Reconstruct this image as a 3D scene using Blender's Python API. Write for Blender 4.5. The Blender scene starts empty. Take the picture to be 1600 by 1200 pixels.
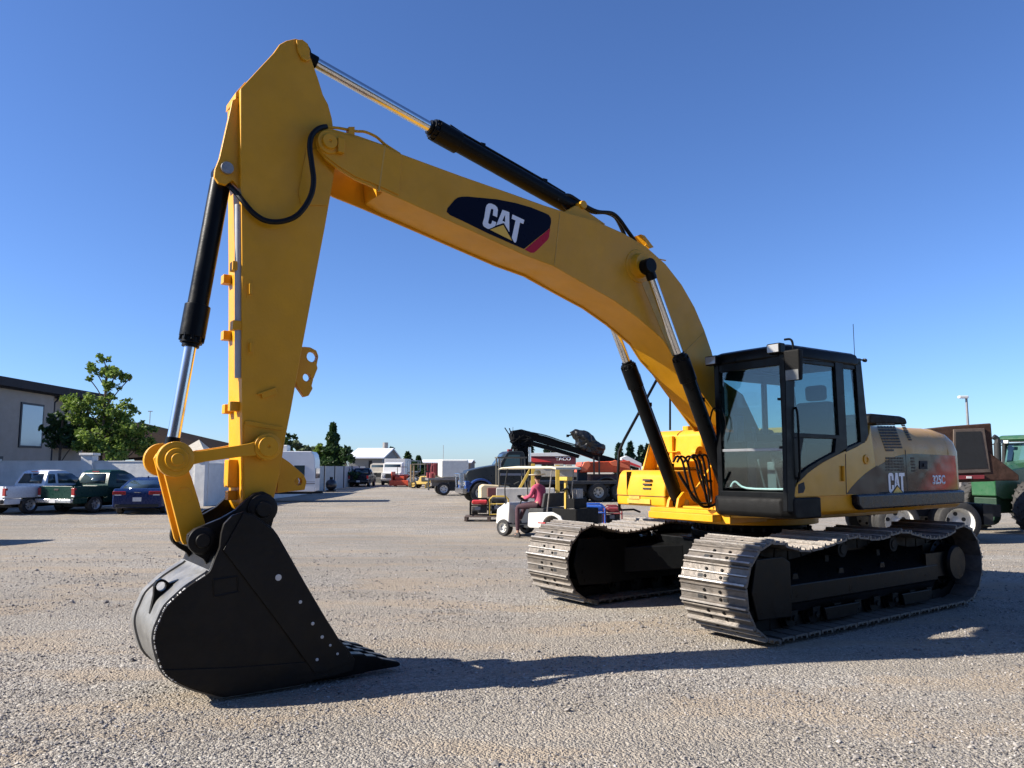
import bpy, bmesh, math, random
from mathutils import Vector, Matrix, noise
R = math.radians; PI = math.pi
sc = bpy.context.scene; COL = sc.collection
random.seed(7)
# ------------------------------------------------ camera, sky, sun, exposure
FPX = 1202.0; EYE = 1.668; PITCH = math.atan(129/1202)
cam = bpy.data.objects.new('camera', bpy.data.cameras.new('camera')); COL.objects.link(cam)
cam.location = (0, 0, EYE); cam.rotation_euler = (PI/2+PITCH, 0, 0)
cam.data.sensor_width = 36; cam.data.lens = FPX*36/1600; cam.data.clip_start = .05; cam.data.clip_end = 3000
sc.camera = cam
SUN_EL = 33.0; SUN_S = 0.18                       # shadows fall towards (1, SUN_S)
to_sun = Vector((-1, -SUN_S, 0)).normalized()*math.cos(R(SUN_EL)) + Vector((0, 0, math.sin(R(SUN_EL))))
sun = bpy.data.objects.new('sun', bpy.data.lights.new('sun', 'SUN')); COL.objects.link(sun)
sun.data.energy = 5.0; sun.data.angle = R(.5); sun.data.color = (1, .93, .82)
sun.rotation_euler = to_sun.to_track_quat('Z', 'Y').to_euler()
w = bpy.data.worlds.new('World'); sc.world = w; w.use_nodes = True
nt = w.node_tree; bg = nt.nodes['Background']; sky = nt.nodes.new('ShaderNodeTexSky')
sky.sky_type = 'NISHITA'; sky.sun_disc = False; sky.sun_elevation = R(SUN_EL)
sky.sun_rotation = math.atan2(to_sun.x, to_sun.y); sky.altitude = 900; sky.air_density = 1.0; sky.dust_density = .5; sky.ozone_density = 3.2
tint = nt.nodes.new('ShaderNodeVectorMath'); tint.operation = 'MULTIPLY'; tint.inputs[1].default_value = (.86, 1.09, 1.52)
nt.links.new(sky.outputs[0], tint.inputs[0]); nt.links.new(tint.outputs[0], bg.inputs[0]); bg.inputs[1].default_value = .055
sc.view_settings.view_transform = 'Standard'; sc.view_settings.look = 'None'
sc.view_settings.exposure = 1.12; sc.view_settings.gamma = 1
sc.render.engine = 'CYCLES'; sc.cycles.max_bounces = 8; sc.cycles.transparent_max_bounces = 16
# ------------------------------------------------ materials
MATS = {}
def srgb(*c):
    return tuple(((x/255)/12.92 if x/255 <= .04045 else ((x/255+.055)/1.055)**2.4) for x in c)
def mat(name, col, rough=.5, metal=0, var=.12, scale=6, bump=0, bscale=60, coat=0, dust=0, dustcol=(.34, .30, .25), spec=.5, rvar=.12):
    """painted / metal / rubber surface: base colour broken up by wear noise, uneven gloss, fine bump, dust lying on upward faces"""
    if name in MATS: return MATS[name]
    m = bpy.data.materials.new(name); m.use_nodes = True; N = m.node_tree.nodes; L = m.node_tree.links
    b = N['Principled BSDF']; tc = N.new('ShaderNodeTexCoord')
    n1 = N.new('ShaderNodeTexNoise'); n1.inputs['Scale'].default_value = scale; n1.inputs['Detail'].default_value = 6; n1.inputs['Roughness'].default_value = .65
    L.new(tc.outputs['Object'], n1.inputs['Vector'])
    mr = N.new('ShaderNodeMapRange'); mr.inputs[1].default_value = .3; mr.inputs[2].default_value = .7
    mr.inputs[3].default_value = 1-var; mr.inputs[4].default_value = 1+var*.6
    L.new(n1.outputs[0], mr.inputs[0])
    mx = N.new('ShaderNodeVectorMath'); mx.operation = 'SCALE'; mx.inputs[0].default_value = col[:3]; L.new(mr.outputs[0], mx.inputs['Scale'])
    out = mx.outputs[0]
    if dust:
        g = N.new('ShaderNodeNewGeometry'); sp = N.new('ShaderNodeSeparateXYZ'); L.new(g.outputs['Normal'], sp.inputs[0])
        n2 = N.new('ShaderNodeTexNoise'); n2.inputs['Scale'].default_value = 3.1; n2.inputs['Detail'].default_value = 8; n2.inputs['Roughness'].default_value = .7
        L.new(tc.outputs['Object'], n2.inputs['Vector'])
        a = N.new('ShaderNodeMapRange'); a.inputs[1].default_value = -.2; a.inputs[2].default_value = 1; a.inputs[3].default_value = .25*dust; a.inputs[4].default_value = dust
        L.new(sp.outputs[2], a.inputs[0])
        r2 = N.new('ShaderNodeMapRange'); r2.inputs[1].default_value = .38; r2.inputs[2].default_value = .68; L.new(n2.outputs[0], r2.inputs[0])
        mu = N.new('ShaderNodeMath'); mu.operation = 'MULTIPLY'; L.new(a.outputs[0], mu.inputs[0]); L.new(r2.outputs[0], mu.inputs[1])
        mi = N.new('ShaderNodeMix'); mi.data_type = 'RGBA'; L.new(mu.outputs[0], mi.inputs[0]); L.new(out, mi.inputs[6]); mi.inputs[7].default_value = (*dustcol, 1)
        out = mi.outputs[2]
    L.new(out, b.inputs['Base Color'])
    rr = N.new('ShaderNodeMapRange'); rr.inputs[1].default_value = .3; rr.inputs[2].default_value = .7
    rr.inputs[3].default_value = max(.02, rough-rvar*.5); rr.inputs[4].default_value = min(1, rough+rvar)
    n3 = N.new('ShaderNodeTexNoise'); n3.inputs['Scale'].default_value = scale*2.3; n3.inputs['Detail'].default_value = 5; L.new(tc.outputs['Object'], n3.inputs['Vector'])
    L.new(n3.outputs[0], rr.inputs[0]); L.new(rr.outputs[0], b.inputs['Roughness'])
    b.inputs['Metallic'].default_value = metal; b.inputs['Specular IOR Level'].default_value = spec
    if coat: b.inputs['Coat Weight'].default_value = coat; b.inputs['Coat Roughness'].default_value = .08
    if bump:
        bp = N.new('ShaderNodeBump'); bp.inputs['Strength'].default_value = bump; bp.inputs['Distance'].default_value = .01
        n4 = N.new('ShaderNodeTexNoise'); n4.inputs['Scale'].default_value = bscale; n4.inputs['Detail'].default_value = 4
        L.new(tc.outputs['Object'], n4.inputs['Vector'])
        n6 = N.new('ShaderNodeTexNoise'); n6.inputs['Scale'].default_value = bscale*.05; n6.inputs['Detail'].default_value = 2; L.new(tc.outputs['Object'], n6.inputs['Vector'])
        ma = N.new('ShaderNodeMath'); ma.operation = 'MULTIPLY_ADD'; ma.inputs[1].default_value = 3; L.new(n6.outputs[0], ma.inputs[0]); L.new(n4.outputs[0], ma.inputs[2]); L.new(ma.outputs[0], bp.inputs['Height']); L.new(bp.outputs[0], b.inputs['Normal'])
    MATS[name] = m; return m
def glass(name, tint, refl=1.0, alpha=.9):
    if name in MATS: return MATS[name]
    m = bpy.data.materials.new(name); m.use_nodes = True; N = m.node_tree.nodes; L = m.node_tree.links
    N.remove(N['Principled BSDF']); o = N['Material Output']
    t = N.new('ShaderNodeBsdfTransparent'); t.inputs[0].default_value = (*tint, 1)
    g = N.new('ShaderNodeBsdfGlossy'); g.inputs['Roughness'].default_value = .02; g.inputs[0].default_value = (refl, refl, refl, 1)
    lw = N.new('ShaderNodeLayerWeight'); lw.inputs[0].default_value = .5; f = N.new('ShaderNodeMath'); f.operation = 'POWER'; f.inputs[1].default_value = 5; L.new(lw.outputs['Facing'], f.inputs[0])
    f2 = N.new('ShaderNodeMath'); f2.operation = 'MULTIPLY_ADD'; f2.inputs[1].default_value = .85; f2.inputs[2].default_value = .045; L.new(f.outputs[0], f2.inputs[0]); f = f2
    x = N.new('ShaderNodeMixShader'); L.new(f.outputs[0], x.inputs[0]); L.new(t.outputs[0], x.inputs[1]); L.new(g.outputs[0], x.inputs[2]); L.new(x.outputs[0], o.inputs[0])
    MATS[name] = m; return m
YEL = mat('yellow paint', (.64, .30, .008), .36, var=.12, scale=2.2, bump=.12, bscale=45, dust=.10, spec=.28)
YELW = mat('yellow paint worn', (.60, .33, .04), .5, var=.2, scale=9, bump=.25, bscale=90, dust=.3)
BLK = mat('black paint', (.0045, .005, .0055), .32, var=.3, scale=5, bump=.06, bscale=60, dust=.02, dustcol=(.10, .09, .08), spec=.11)
BLKM = mat('black matt', (.006, .006, .006), .55, var=.3, scale=5, bump=.2, bscale=60, dust=.03, dustcol=(.10, .09, .08), spec=.12)
BKT = mat('bucket black paint', (.0055, .0046, .004), .42, var=.35, scale=3, bump=.35, bscale=22, dust=.35, dustcol=(.045, .036, .028), spec=.22)
CHR = mat('chrome', (.72, .72, .72), .20, 1, var=.03, rvar=0)
STEEL = mat('worn steel', (.30, .28, .26), .42, .55, var=.35, scale=14, bump=.5, bscale=50, dust=.4)
SHOE = mat('shoe steel', (.13, .115, .10), .5, .35, var=.45, scale=9, bump=.6, bscale=45, dust=.55, dustcol=(.30, .245, .19))
SHOET = mat('grouser edge steel', (.42, .39, .35), .38, .4, var=.3, scale=14, bump=.4, dust=.3, dustcol=(.38, .33, .28))
SHELL = mat('bucket shell sunlit dusty paint', (.15, .15, .145), .42, .25, var=.4, scale=5, bump=.4, bscale=30, dust=.5, dustcol=(.35, .34, .33))  # grey carries the sun's sheen on black paint besides the dust
RUB = mat('rubber', (.018, .018, .018), .75, var=.3, scale=20, bump=.4, bscale=80, dust=.35, dustcol=(.16, .14, .12))
HOSE = mat('hose rubber', (.005, .005, .006), .4, var=.2, spec=.2)
DARK = mat('dark interior', (.012, .013, .014), .7, var=.2)
WHT = mat('white paint', (.62, .62, .60), .4, var=.06, dust=.15)
NAVY = mat('decal navy', (.002, .002, .012), .3, var=.05, spec=.08)
RED = mat('decal red', (.45, .010, .03), .3, var=.05, spec=.15)
DWHT = mat('decal white', (.78, .78, .80), .35, var=.03)
DYEL = mat('decal yellow', (.80, .45, .03), .35, var=.03)
CABG = glass('cab glass', (.56, .66, .66), 1.0); WSG = glass('windscreen glass', (.80, .92, .92), 1.0)
CARG = mat('car glass', (.03, .045, .05), .06, var=.05, rvar=.02, spec=.8)
# ------------------------------------------------ mesh builder
class B:
    def __init__(s): s.v = []; s.f = []; s.m = []; s.k = 0
    def raw(s, vs, fs):
        o = len(s.v); s.v += [tuple(p) for p in vs]; s.f += [tuple(o+i for i in f) for f in fs]; s.m += [s.k]*len(fs); return s
    def box(s, c, d, rot=None):
        M = rot if rot is not None else Matrix.Identity(3)
        vs = [Vector(c)+M@Vector((x*d[0]/2, y*d[1]/2, z*d[2]/2)) for x in (-1, 1) for y in (-1, 1) for z in (-1, 1)]
        return s.raw(vs, [(0, 1, 3, 2), (4, 6, 7, 5), (0, 4, 5, 1), (2, 3, 7, 6), (0, 2, 6, 4), (1, 5, 7, 3)])
    def b2(s, x0, x1, y0, y1, z0, z1): return s.box(((x0+x1)/2, (y0+y1)/2, (z0+z1)/2), (x1-x0, y1-y0, z1-z0))
    def pr(s, pts, off):
        """extrude a planar polygon of 3-D points by a vector"""
        n = len(pts); a = [Vector(p) for p in pts]; b = [p+Vector(off) for p in a]
        nn = Vector((0, 0, 0))
        for i in range(n): nn += a[i].cross(a[(i+1) % n])
        if nn.dot(Vector(off)) > 0: a, b = b, a; a2, b2 = a, b
        return s.raw(a+b, [tuple(range(n)), tuple(reversed(range(n, 2*n)))]+[(i, n+i, n+(i+1) % n, (i+1) % n) for i in range(n)])
    def py(s, xz, y0, y1): return s.pr([(x, y0, z) for x, z in xz], (0, y1-y0, 0))
    def px(s, yz, x0, x1): return s.pr([(x0, y, z) for y, z in yz], (x1-x0, 0, 0))
    def pz(s, xy, z0, z1): return s.pr([(x, y, z0) for x, y in xy], (0, 0, z1-z0))
    def cyl(s, p, q, r, r2=None, n=20, cap=True):
        p = Vector(p); q = Vector(q); r2 = r if r2 is None else r2; a = (q-p).normalized()
        u = a.orthogonal().normalized(); w_ = a.cross(u)
        ring = lambda c, rr: [c+u*math.cos(2*PI*i/n)*rr+w_*math.sin(2*PI*i/n)*rr for i in range(n)]
        return s.raw(ring(p, r)+ring(q, r2), [(i, (i+1) % n, n+(i+1) % n, n+i) for i in range(n)]+([tuple(reversed(range(n))), tuple(range(n, 2*n))] if cap else []))
    def rev(s, o, ax, prof, n=24, caps=True):
        """revolve (along, radius) pairs round an axis"""
        o = Vector(o); a = Vector(ax).normalized(); u = a.orthogonal().normalized(); w_ = a.cross(u); vs = []
        for h, r in prof: vs += [o+a*h+(u*math.cos(2*PI*i/n)+w_*math.sin(2*PI*i/n))*r for i in range(n)]
        k = len(prof); fs = [(j*n+i, j*n+(i+1) % n, (j+1)*n+(i+1) % n, (j+1)*n+i) for j in range(k-1) for i in range(n)]
        if caps and prof[0][1] > 1e-5: fs.append(tuple(reversed(range(n))))
        if caps and prof[-1][1] > 1e-5: fs.append(tuple(range((k-1)*n, k*n)))
        return s.raw(vs, fs)
    def tube(s, pts, r, n=8, sub=4, closed=False):
        P = [Vector(p) for p in pts]
        if sub > 1 and len(P) > 2:
            Q = []
            for i in range(len(P)-1):
                p0 = P[max(i-1, 0)]; p1 = P[i]; p2 = P[i+1]; p3 = P[min(i+2, len(P)-1)]
                for k in range(sub):
                    t = k/sub; Q.append(.5*((2*p1)+(p2-p0)*t+(2*p0-5*p1+4*p2-p3)*t*t+(3*p1-p0-3*p2+p3)*t**3))
            P = Q+[P[-1]]
        vs = []; u = None
        for i, p in enumerate(P):
            a = (P[min(i+1, len(P)-1)]-P[max(i-1, 0)]).normalized()
            u = a.orthogonal().normalized() if u is None else (u-a*u.dot(a)).normalized()
            w_ = a.cross(u); vs += [p+(u*math.cos(2*PI*j/n)+w_*math.sin(2*PI*j/n))*r for j in range(n)]
        k = len(P)
        return s.raw(vs, [(j*n+i, j*n+(i+1) % n, (j+1)*n+(i+1) % n, (j+1)*n+i) for j in range(k-1) for i in range(n)]+[tuple(reversed(range(n))), tuple(range((k-1)*n, k*n))])
    def loft(s, secs):
        n = len(secs[0]); vs = [p for q in secs for p in q]; k = len(secs)
        return s.raw(vs, [(j*n+i, j*n+(i+1) % n, (j+1)*n+(i+1) % n, (j+1)*n+i) for j in range(k-1) for i in range(n)]+[tuple(reversed(range(n))), tuple(range((k-1)*n, k*n))])
    def build(s, name, mats, parent=None, bevel=0, smooth=True, ang=35, seg=2, rz=0, loc=(0, 0, 0)):
        me = bpy.data.meshes.new(name); me.from_pydata(s.v, [], s.f)
        for m in (mats if isinstance(mats, (list, tuple)) else [mats]): me.materials.append(m)
        if max(s.m, default=0): me.polygons.foreach_set('material_index', s.m)
        bm = bmesh.new(); bm.from_mesh(me); bmesh.ops.recalc_face_normals(bm, faces=bm.faces); bm.to_mesh(me); bm.free()
        if smooth:
            me.polygons.foreach_set('use_smooth', [True]*len(me.polygons)); me.set_sharp_from_angle(angle=R(ang))
        o = bpy.data.objects.new(name, me); COL.objects.link(o)
        if parent: o.parent = parent
        o.rotation_euler.z = rz; o.location = loc
        if bevel:
            bv = o.modifiers.new('bevel', 'BEVEL'); bv.width = bevel; bv.segments = seg; bv.limit_method = 'ANGLE'; bv.angle_limit = R(30); bv.harden_normals = True
        return o
def tag(o, label=None, cat=None, group=None, kind=None):
    for k, v in (('label', label), ('category', cat), ('group', group), ('kind', kind)):
        if v: o[k] = v
    return o
def thing(name, label, cat, loc=(0, 0, 0), rz=0, group=None):
    o = bpy.data.objects.new(name, None); COL.objects.link(o); o.location = loc; o.rotation_euler.z = rz; o.empty_display_size = .2
    return tag(o, label, cat, group)
def copy_tree(o, parent=None):
    c = o.copy(); COL.objects.link(c); c.parent = parent
    for ch in list(o.children): copy_tree(ch, c)
    return c
def keyhole(poly, holes):
    """one polygon outline with round holes bridged in"""
    P = list(poly)
    for cx, cz, r in holes:
        i = max(range(len(P)), key=lambda j: -((P[j][0]-cx)**2+(P[j][1]-cz)**2)); a0 = math.atan2(P[i][1]-cz, P[i][0]-cx)
        area = sum(P[j][0]*P[(j+1) % len(P)][1]-P[(j+1) % len(P)][0]*P[j][1] for j in range(len(P)))
        sgn = -1 if area > 0 else 1
        h = [(cx+r*math.cos(a0+sgn*2*PI*k/14), cz+r*math.sin(a0+sgn*2*PI*k/14)) for k in range(15)]
        P = P[:i+1]+h+P[i:]
    return P
def text_obj(txt, name, m, parent, origin, ex, ey, h, width=None, thick=.003, bold=.03):
    """flat raised lettering: ex, ey = unit text direction and up, h = cap height"""
    cu = bpy.data.curves.new(name, 'FONT'); cu.body = txt; cu.size = 1; cu.offset = bold; cu.extrude = 0
    t = bpy.data.objects.new('tmp', cu); COL.objects.link(t); bpy.context.view_layer.update()
    me = bpy.data.meshes.new_from_object(t.evaluated_get(bpy.context.evaluated_depsgraph_get())); bpy.data.objects.remove(t)
    xs = [v.co.x for v in me.vertices]; ys = [v.co.y for v in me.vertices]; x0, x1, y0, y1 = min(xs), max(xs), min(ys), max(ys)
    sy = h/(y1-y0); sx = (width/(x1-x0)) if width else sy
    ex = Vector(ex).normalized(); ey = Vector(ey).normalized(); o = Vector(origin)
    for v in me.vertices: v.co = o+ex*(v.co.x-x0)*sx+ey*(v.co.y-y0)*sy
    me.name = name; me.materials.clear(); me.materials.append(m)
    ob = bpy.data.objects.new(name, me); COL.objects.link(ob); ob.parent = parent
    so = ob.modifiers.new('thick', 'SOLIDIFY'); so.thickness = thick; so.offset = 0
    return ob
# ------------------------------------------------ survey helpers: sight lines of the photograph met with real planes
def ray(px, py):
    dx = (px-800)/FPX; dz = (600-py)/FPX
    return Vector((dx, math.cos(PITCH)-dz*math.sin(PITCH), math.sin(PITCH)+dz*math.cos(PITCH)))
MC = Vector((3.0176, 9.8492)); A_TR = .961932; A_UP = A_TR
def side(px, py, y, a=A_UP):
    f = Vector((-math.sin(a), -math.cos(a))); l = Vector((math.cos(a), -math.sin(a))); d = ray(px, py); d2 = d.xy
    t = (y+MC@l)/(d2@l); q = d2*t-MC
    return (q@f, EYE+t*d.z)
def S(pts, y): return [side(x, z, y) for x, z in pts]
def z3(pts, ox, oy, k): return [(ox+x/k, oy+y/k) for x, y in pts]
GZ = -.22
def gz(y):
    t = min(1, max(0, (y-12.5)/8)); return GZ*t*t*(3-2*t)
def at(px, py, Y):
    d = ray(px, py); t = Y/d.y; return Vector((d.x*t, Y, EYE+d.z*t))
def ground(px, py):
    d = ray(px, py); t = (GZ-EYE)/d.z; return Vector((d.x*t, d.y*t, GZ))
# ------------------------------------------------ ground: one sheet to the horizon
def build_ground():
    ys = [-30, -10, -3, 0]+[.35*i for i in range(1, 90)]+[32+i*2 for i in range(1, 40)]+[130, 200, 400, 800, 1500]
    xs = [-1500, -500, -150, -80, -50]+[-40+i*.6 for i in range(0, 134)]+[50, 80, 150, 500, 1500]
    vs = []
    for y in ys:
        for x in xs:
            z = gz(y)
            if 1 < y < 60 and abs(x) < 40:
                z += .018*noise.noise(Vector((x*.45, y*.45, 0)))+.008*noise.noise(Vector((x*1.7, y*1.7, 3)))
                z -= .012
            vs.append((x, y, z))
    n = len(xs); b = B(); b.raw(vs, [(j*n+i, j*n+i+1, (j+1)*n+i+1, (j+1)*n+i) for j in range(len(ys)-1) for i in range(n-1)])
    m = bpy.data.materials.new('gravel ground'); m.use_nodes = True; N = m.node_tree.nodes; L = m.node_tree.links
    bs = N['Principled BSDF']; bs.inputs['Roughness'].default_value = .9; bs.inputs['Specular IOR Level'].default_value = .25
    tc = N.new('ShaderNodeTexCoord')
    def vor(scale, rnd=1):
        v = N.new('ShaderNodeTexVoronoi'); v.inputs['Scale'].default_value = scale; v.inputs['Randomness'].default_value = rnd; L.new(tc.outputs['Object'], v.inputs['Vector']); return v
    def noi(scale, det=6, ro=.6, vec=None):
        v = N.new('ShaderNodeTexNoise'); v.inputs['Scale'].default_value = scale; v.inputs['Detail'].default_value = det; v.inputs['Roughness'].default_value = ro
        L.new(vec or tc.outputs['Object'], v.inputs['Vector']); return v
    def ramp(src, stops):
        r = N.new('ShaderNodeValToRGB'); e = r.color_ramp.elements
        while len(e) > 1: e.remove(e[0])
        e[0].position = stops[0][0]; e[0].color = (*stops[0][1], 1)
        for p, c in stops[1:]:
            q = e.new(p); q.color = (*c, 1)
        L.new(src, r.inputs[0]); return r.outputs[0]
    v1 = vor(46); v2 = vor(95); v3 = vor(17)
    sep = N.new('ShaderNodeSeparateColor'); L.new(v1.outputs['Color'], sep.inputs[0])
    sep2 = N.new('ShaderNodeSeparateColor'); L.new(v2.outputs['Color'], sep2.inputs[0])
    stone = ramp(sep.outputs[0], [(0, (0.142, 0.129, 0.117)), (.3, (0.250, 0.230, 0.203)), (.6, (0.341, 0.313, 0.272)), (.85, (0.416, 0.385, 0.339)), (1, (0.550, 0.527, 0.467))])
    fine = ramp(sep2.outputs[1], [(0, (0.167, 0.150, 0.128)), (.5, (0.309, 0.273, 0.226)), (1, (0.433, 0.389, 0.323))])
    soil = ramp(noi(30, 5).outputs[0], [(.3, (0.283, 0.230, 0.176)), (.7, (0.416, 0.352, 0.269))])
    # loose stone drifts / fine gravel / bare dusty soil, drawn out along the way vehicles drive
    mp = N.new('ShaderNodeMapping'); mp.inputs['Rotation'].default_value = (0, 0, R(12)); mp.inputs['Scale'].default_value = (.45, 1.1, 1); L.new(tc.outputs['Object'], mp.inputs[0])
    na = noi(.55, 7, .62, mp.outputs[0]); nb = noi(1.1, 6, .6, mp.outputs[0])
    fa = N.new('ShaderNodeMapRange'); fa.inputs[1].default_value = .42; fa.inputs[2].default_value = .58; L.new(na.outputs[0], fa.inputs[0])
    fb = N.new('ShaderNodeMapRange'); fb.inputs[1].default_value = .48; fb.inputs[2].default_value = .60; L.new(nb.outputs[0], fb.inputs[0])
    m1 = N.new('ShaderNodeMix'); m1.data_type = 'RGBA'; L.new(fa.outputs[0], m1.inputs[0]); L.new(fine, m1.inputs[6]); L.new(stone, m1.inputs[7])
    m2 = N.new('ShaderNodeMix'); m2.data_type = 'RGBA'; L.new(fb.outputs[0], m2.inputs[0]); L.new(m1.outputs[2], m2.inputs[6]); L.new(soil, m2.inputs[7])
    # broad tone drift
    nc = noi(.16, 4); mc = N.new('ShaderNodeMapRange'); mc.inputs[1].default_value = .3; mc.inputs[2].default_value = .7; mc.inputs[3].default_value = .80; mc.inputs[4].default_value = 1.12; L.new(nc.outputs[0], mc.inputs[0])
    vm = N.new('ShaderNodeVectorMath'); vm.operation = 'SCALE'; L.new(m2.outputs[2], vm.inputs[0]); L.new(mc.outputs[0], vm.inputs['Scale'])
    # faint wheel lines drawn out along the driving direction
    mp2 = N.new('ShaderNodeMapping'); mp2.inputs['Rotation'].default_value = (0, 0, R(-14)); mp2.inputs['Scale'].default_value = (.12, 1.3, 1); L.new(tc.outputs['Object'], mp2.inputs[0])
    nw = noi(1.0, 4, .6, mp2.outputs[0]); mw = N.new('ShaderNodeMapRange'); mw.inputs[1].default_value = .35; mw.inputs[2].default_value = .65; mw.inputs[3].default_value = .93; mw.inputs[4].default_value = 1.05; L.new(nw.outputs[0], mw.inputs[0])
    vm2 = N.new('ShaderNodeVectorMath'); vm2.operation = 'SCALE'; L.new(vm.outputs[0], vm2.inputs[0]); L.new(mw.outputs[0], vm2.inputs['Scale']); vm = vm2
    # a few oil-dark damp stains
    nd = noi(.9, 3, .5); fd = N.new('ShaderNodeMapRange'); fd.inputs[1].default_value = .70; fd.inputs[2].default_value = .77; fd.inputs[3].default_value = 0; fd.inputs[4].default_value = .5; L.new(nd.outputs[0], fd.inputs[0])
    m3 = N.new('ShaderNodeMix'); m3.data_type = 'RGBA'; L.new(fd.outputs[0], m3.inputs[0]); L.new(vm.outputs[0], m3.inputs[6]); m3.inputs[7].default_value = (.10, .07, .05, 1)
    L.new(m3.outputs[2], bs.inputs['Base Color'])
    def mad(src, k, add=None):
        q = N.new('ShaderNodeMath'); q.operation = 'MULTIPLY_ADD'; L.new(src, q.inputs[0]); q.inputs[1].default_value = k
        if add: L.new(add, q.inputs[2])
        else: q.inputs[2].default_value = 0
        return q.outputs[0]
    h = mad(v1.outputs[0], -.9); h = mad(v2.outputs[0], -.5, h); h = mad(sep.outputs[1], .5, h); h = mad(v3.outputs[0], -.5, h); h = mad(noi(6, 6, .7).outputs[0], .9, h)
    bp = N.new('ShaderNodeBump'); bp.inputs['Strength'].default_value = .9; bp.inputs['Distance'].default_value = .022; L.new(h, bp.inputs['Height']); L.new(bp.outputs[0], bs.inputs['Normal'])
    return tag(b.build('ground', m, smooth=True, ang=180), kind='structure')
build_ground()
def build_pebbles():
    """loose crushed stones lying on the ground nearest the camera"""
    rnd = random.Random(3)
    t = (1+5**.5)/2; ico = [Vector(p).normalized() for p in [(-1, t, 0), (1, t, 0), (-1, -t, 0), (1, -t, 0), (0, -1, t), (0, 1, t), (0, -1, -t), (0, 1, -t), (t, 0, -1), (t, 0, 1), (-t, 0, -1), (-t, 0, 1)]]
    IF = [(0, 11, 5), (0, 5, 1), (0, 1, 7), (0, 7, 10), (0, 10, 11), (1, 5, 9), (5, 11, 4), (11, 10, 2), (10, 7, 6), (7, 1, 8), (3, 9, 4), (3, 4, 2), (3, 2, 6), (3, 6, 8), (3, 8, 9), (4, 9, 5), (2, 4, 11), (6, 2, 10), (8, 6, 7), (9, 8, 1)]
    kinds = []
    for k in range(14):
        kinds.append([Vector((p.x*rnd.uniform(.75, 1.25), p.y*rnd.uniform(.6, 1), p.z*rnd.uniform(.45, .75)))*rnd.uniform(.8, 1.15) for p in ico])
    vs = []; fs = []; mi = []
    n = 0
    while n < 52000:
        d = 3.3+17*rnd.random()**1.9; x = rnd.uniform(-.72, .72)*d; y = d
        dens = noise.noise(Vector((x*.55+3, y*1.1, 1)))
        if rnd.random() > (.60+dens*1.1)*min(1, max(0, (19-d)/11)): continue
        r = (.0036+.0095*rnd.random()**2.8)*(1+.10*(d-4)*.6)*(2.4 if rnd.random() < .006 else 1)
        z = gz(y)+.018*noise.noise(Vector((x*.45, y*.45, 0)))+.008*noise.noise(Vector((x*1.7, y*1.7, 3)))-.012+r*.28
        a = rnd.uniform(0, 2*PI); ca, sa = math.cos(a)*r, math.sin(a)*r; tl = rnd.uniform(-.5, .5); o = len(vs)
        for p in kinds[n % 14]:
            vs.append((x+p.x*ca-p.y*sa, y+p.x*sa+p.y*ca, z+(p.z+p.x*tl)*r))
        fs += [(o+i, o+j, o+k) for i, j, k in IF]; mi += [rnd.choice((0, 0, 0, 1, 1, 2, 2, 3))]*20; n += 1
    me = bpy.data.meshes.new('loose gravel'); me.from_pydata(vs, [], fs); me.polygons.foreach_set('material_index', mi)
    for i, c in enumerate([(.235, .215, .197), (.16, .148, .139), (.30, .276, .252), (.38, .354, .328)]): me.materials.append(mat('stone %d' % i, c, .85, var=.25, scale=30))
    o = bpy.data.objects.new('gravel', me); COL.objects.link(o)
    tag(o, 'loose grey crushed stones scattered over the yard in front of the excavator', 'gravel', kind='stuff')
build_pebbles()

# asphalt sheet behind the camera, added to cut bounced light
b = B(); b.raw([(-60, -60, .008), (60, -60, .008), (60, -1.6, .008), (-60, -1.6, .008)], [(0, 1, 2, 3)])
tag(b.build('dark_ground_sheet', mat('unseen dark ground', (.045, .045, .047), .9, var=.25, scale=3, bump=.5)), kind='structure')
# ================================================ EXCAVATOR (local frame: x forward, y to its left, z up)
PHI = -(PI/2+A_UP)
EX = thing('excavator', 'large yellow tracked excavator with black cab, arched boom and black bucket resting on the gravel', 'excavator', (MC.x, MC.y, 0), PHI)
def part(b, name, m, **k): return b.build(name, m, EX, **k)
# ---------- undercarriage
TR = 0
W_OUT, SHW = 1.695, .80
TH = .028
def track_path():
    P = []
    for i in range(0, 19):                                   # front idler wrap, bottom to top
        a = -PI/2+PI*i/18; P.append((1.80+.475*math.cos(a), .50+.475*math.sin(a)*(1 if a > 0 else 1.0)))
    P += [(1.6, .93), (1.434, .875), (1.2, .868), (.95, .895), (.667, .935), (.5, .958), (.3, .94), (0, .905), (-.2, .935), (-.4, .968), (-.6, .955), (-.9, .89), (-1.15, .862), (-1.35, .862), (-1.6, .905), (-1.75, .96)]
    for i in range(0, 19):
        a = PI/2+PI*i/18; P.append((-1.82+.475*math.cos(a), .50+.475*math.sin(a)))
    return P
def resample(P, n):
    P = P+[P[0]]; d = [0]
    for i in range(1, len(P)): d.append(d[-1]+math.dist(P[i], P[i-1]))
    out = []; j = 0
    for k in range(n):
        t = d[-1]*(k+.35)/n
        while d[j+1] < t: j += 1
        f = (t-d[j])/(d[j+1]-d[j]); out.append((P[j][0]+(P[j+1][0]-P[j][0])*f, P[j][1]+(P[j+1][1]-P[j][1])*f))
    return out, d[-1]/n
tpts, pitch = resample(track_path(), 49)
sb = B()                                                        # a shoe: x along the track, z outward
hw = SHW/2; p = pitch
prof = [(-p*.50, 0), (-p*.50, .012), (-p*.44, .040), (-p*.36, .040), (-p*.30, .012), (-p*.04, .010), (-p*.01, .027), (p*.05, .027), (p*.08, .010), (p*.32, .012), (p*.36, .028), (p*.42, .028), (p*.46, .004), (p*.46, -.008), (-p*.38, -.010)]
sb.py(prof, -hw, hw)
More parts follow.
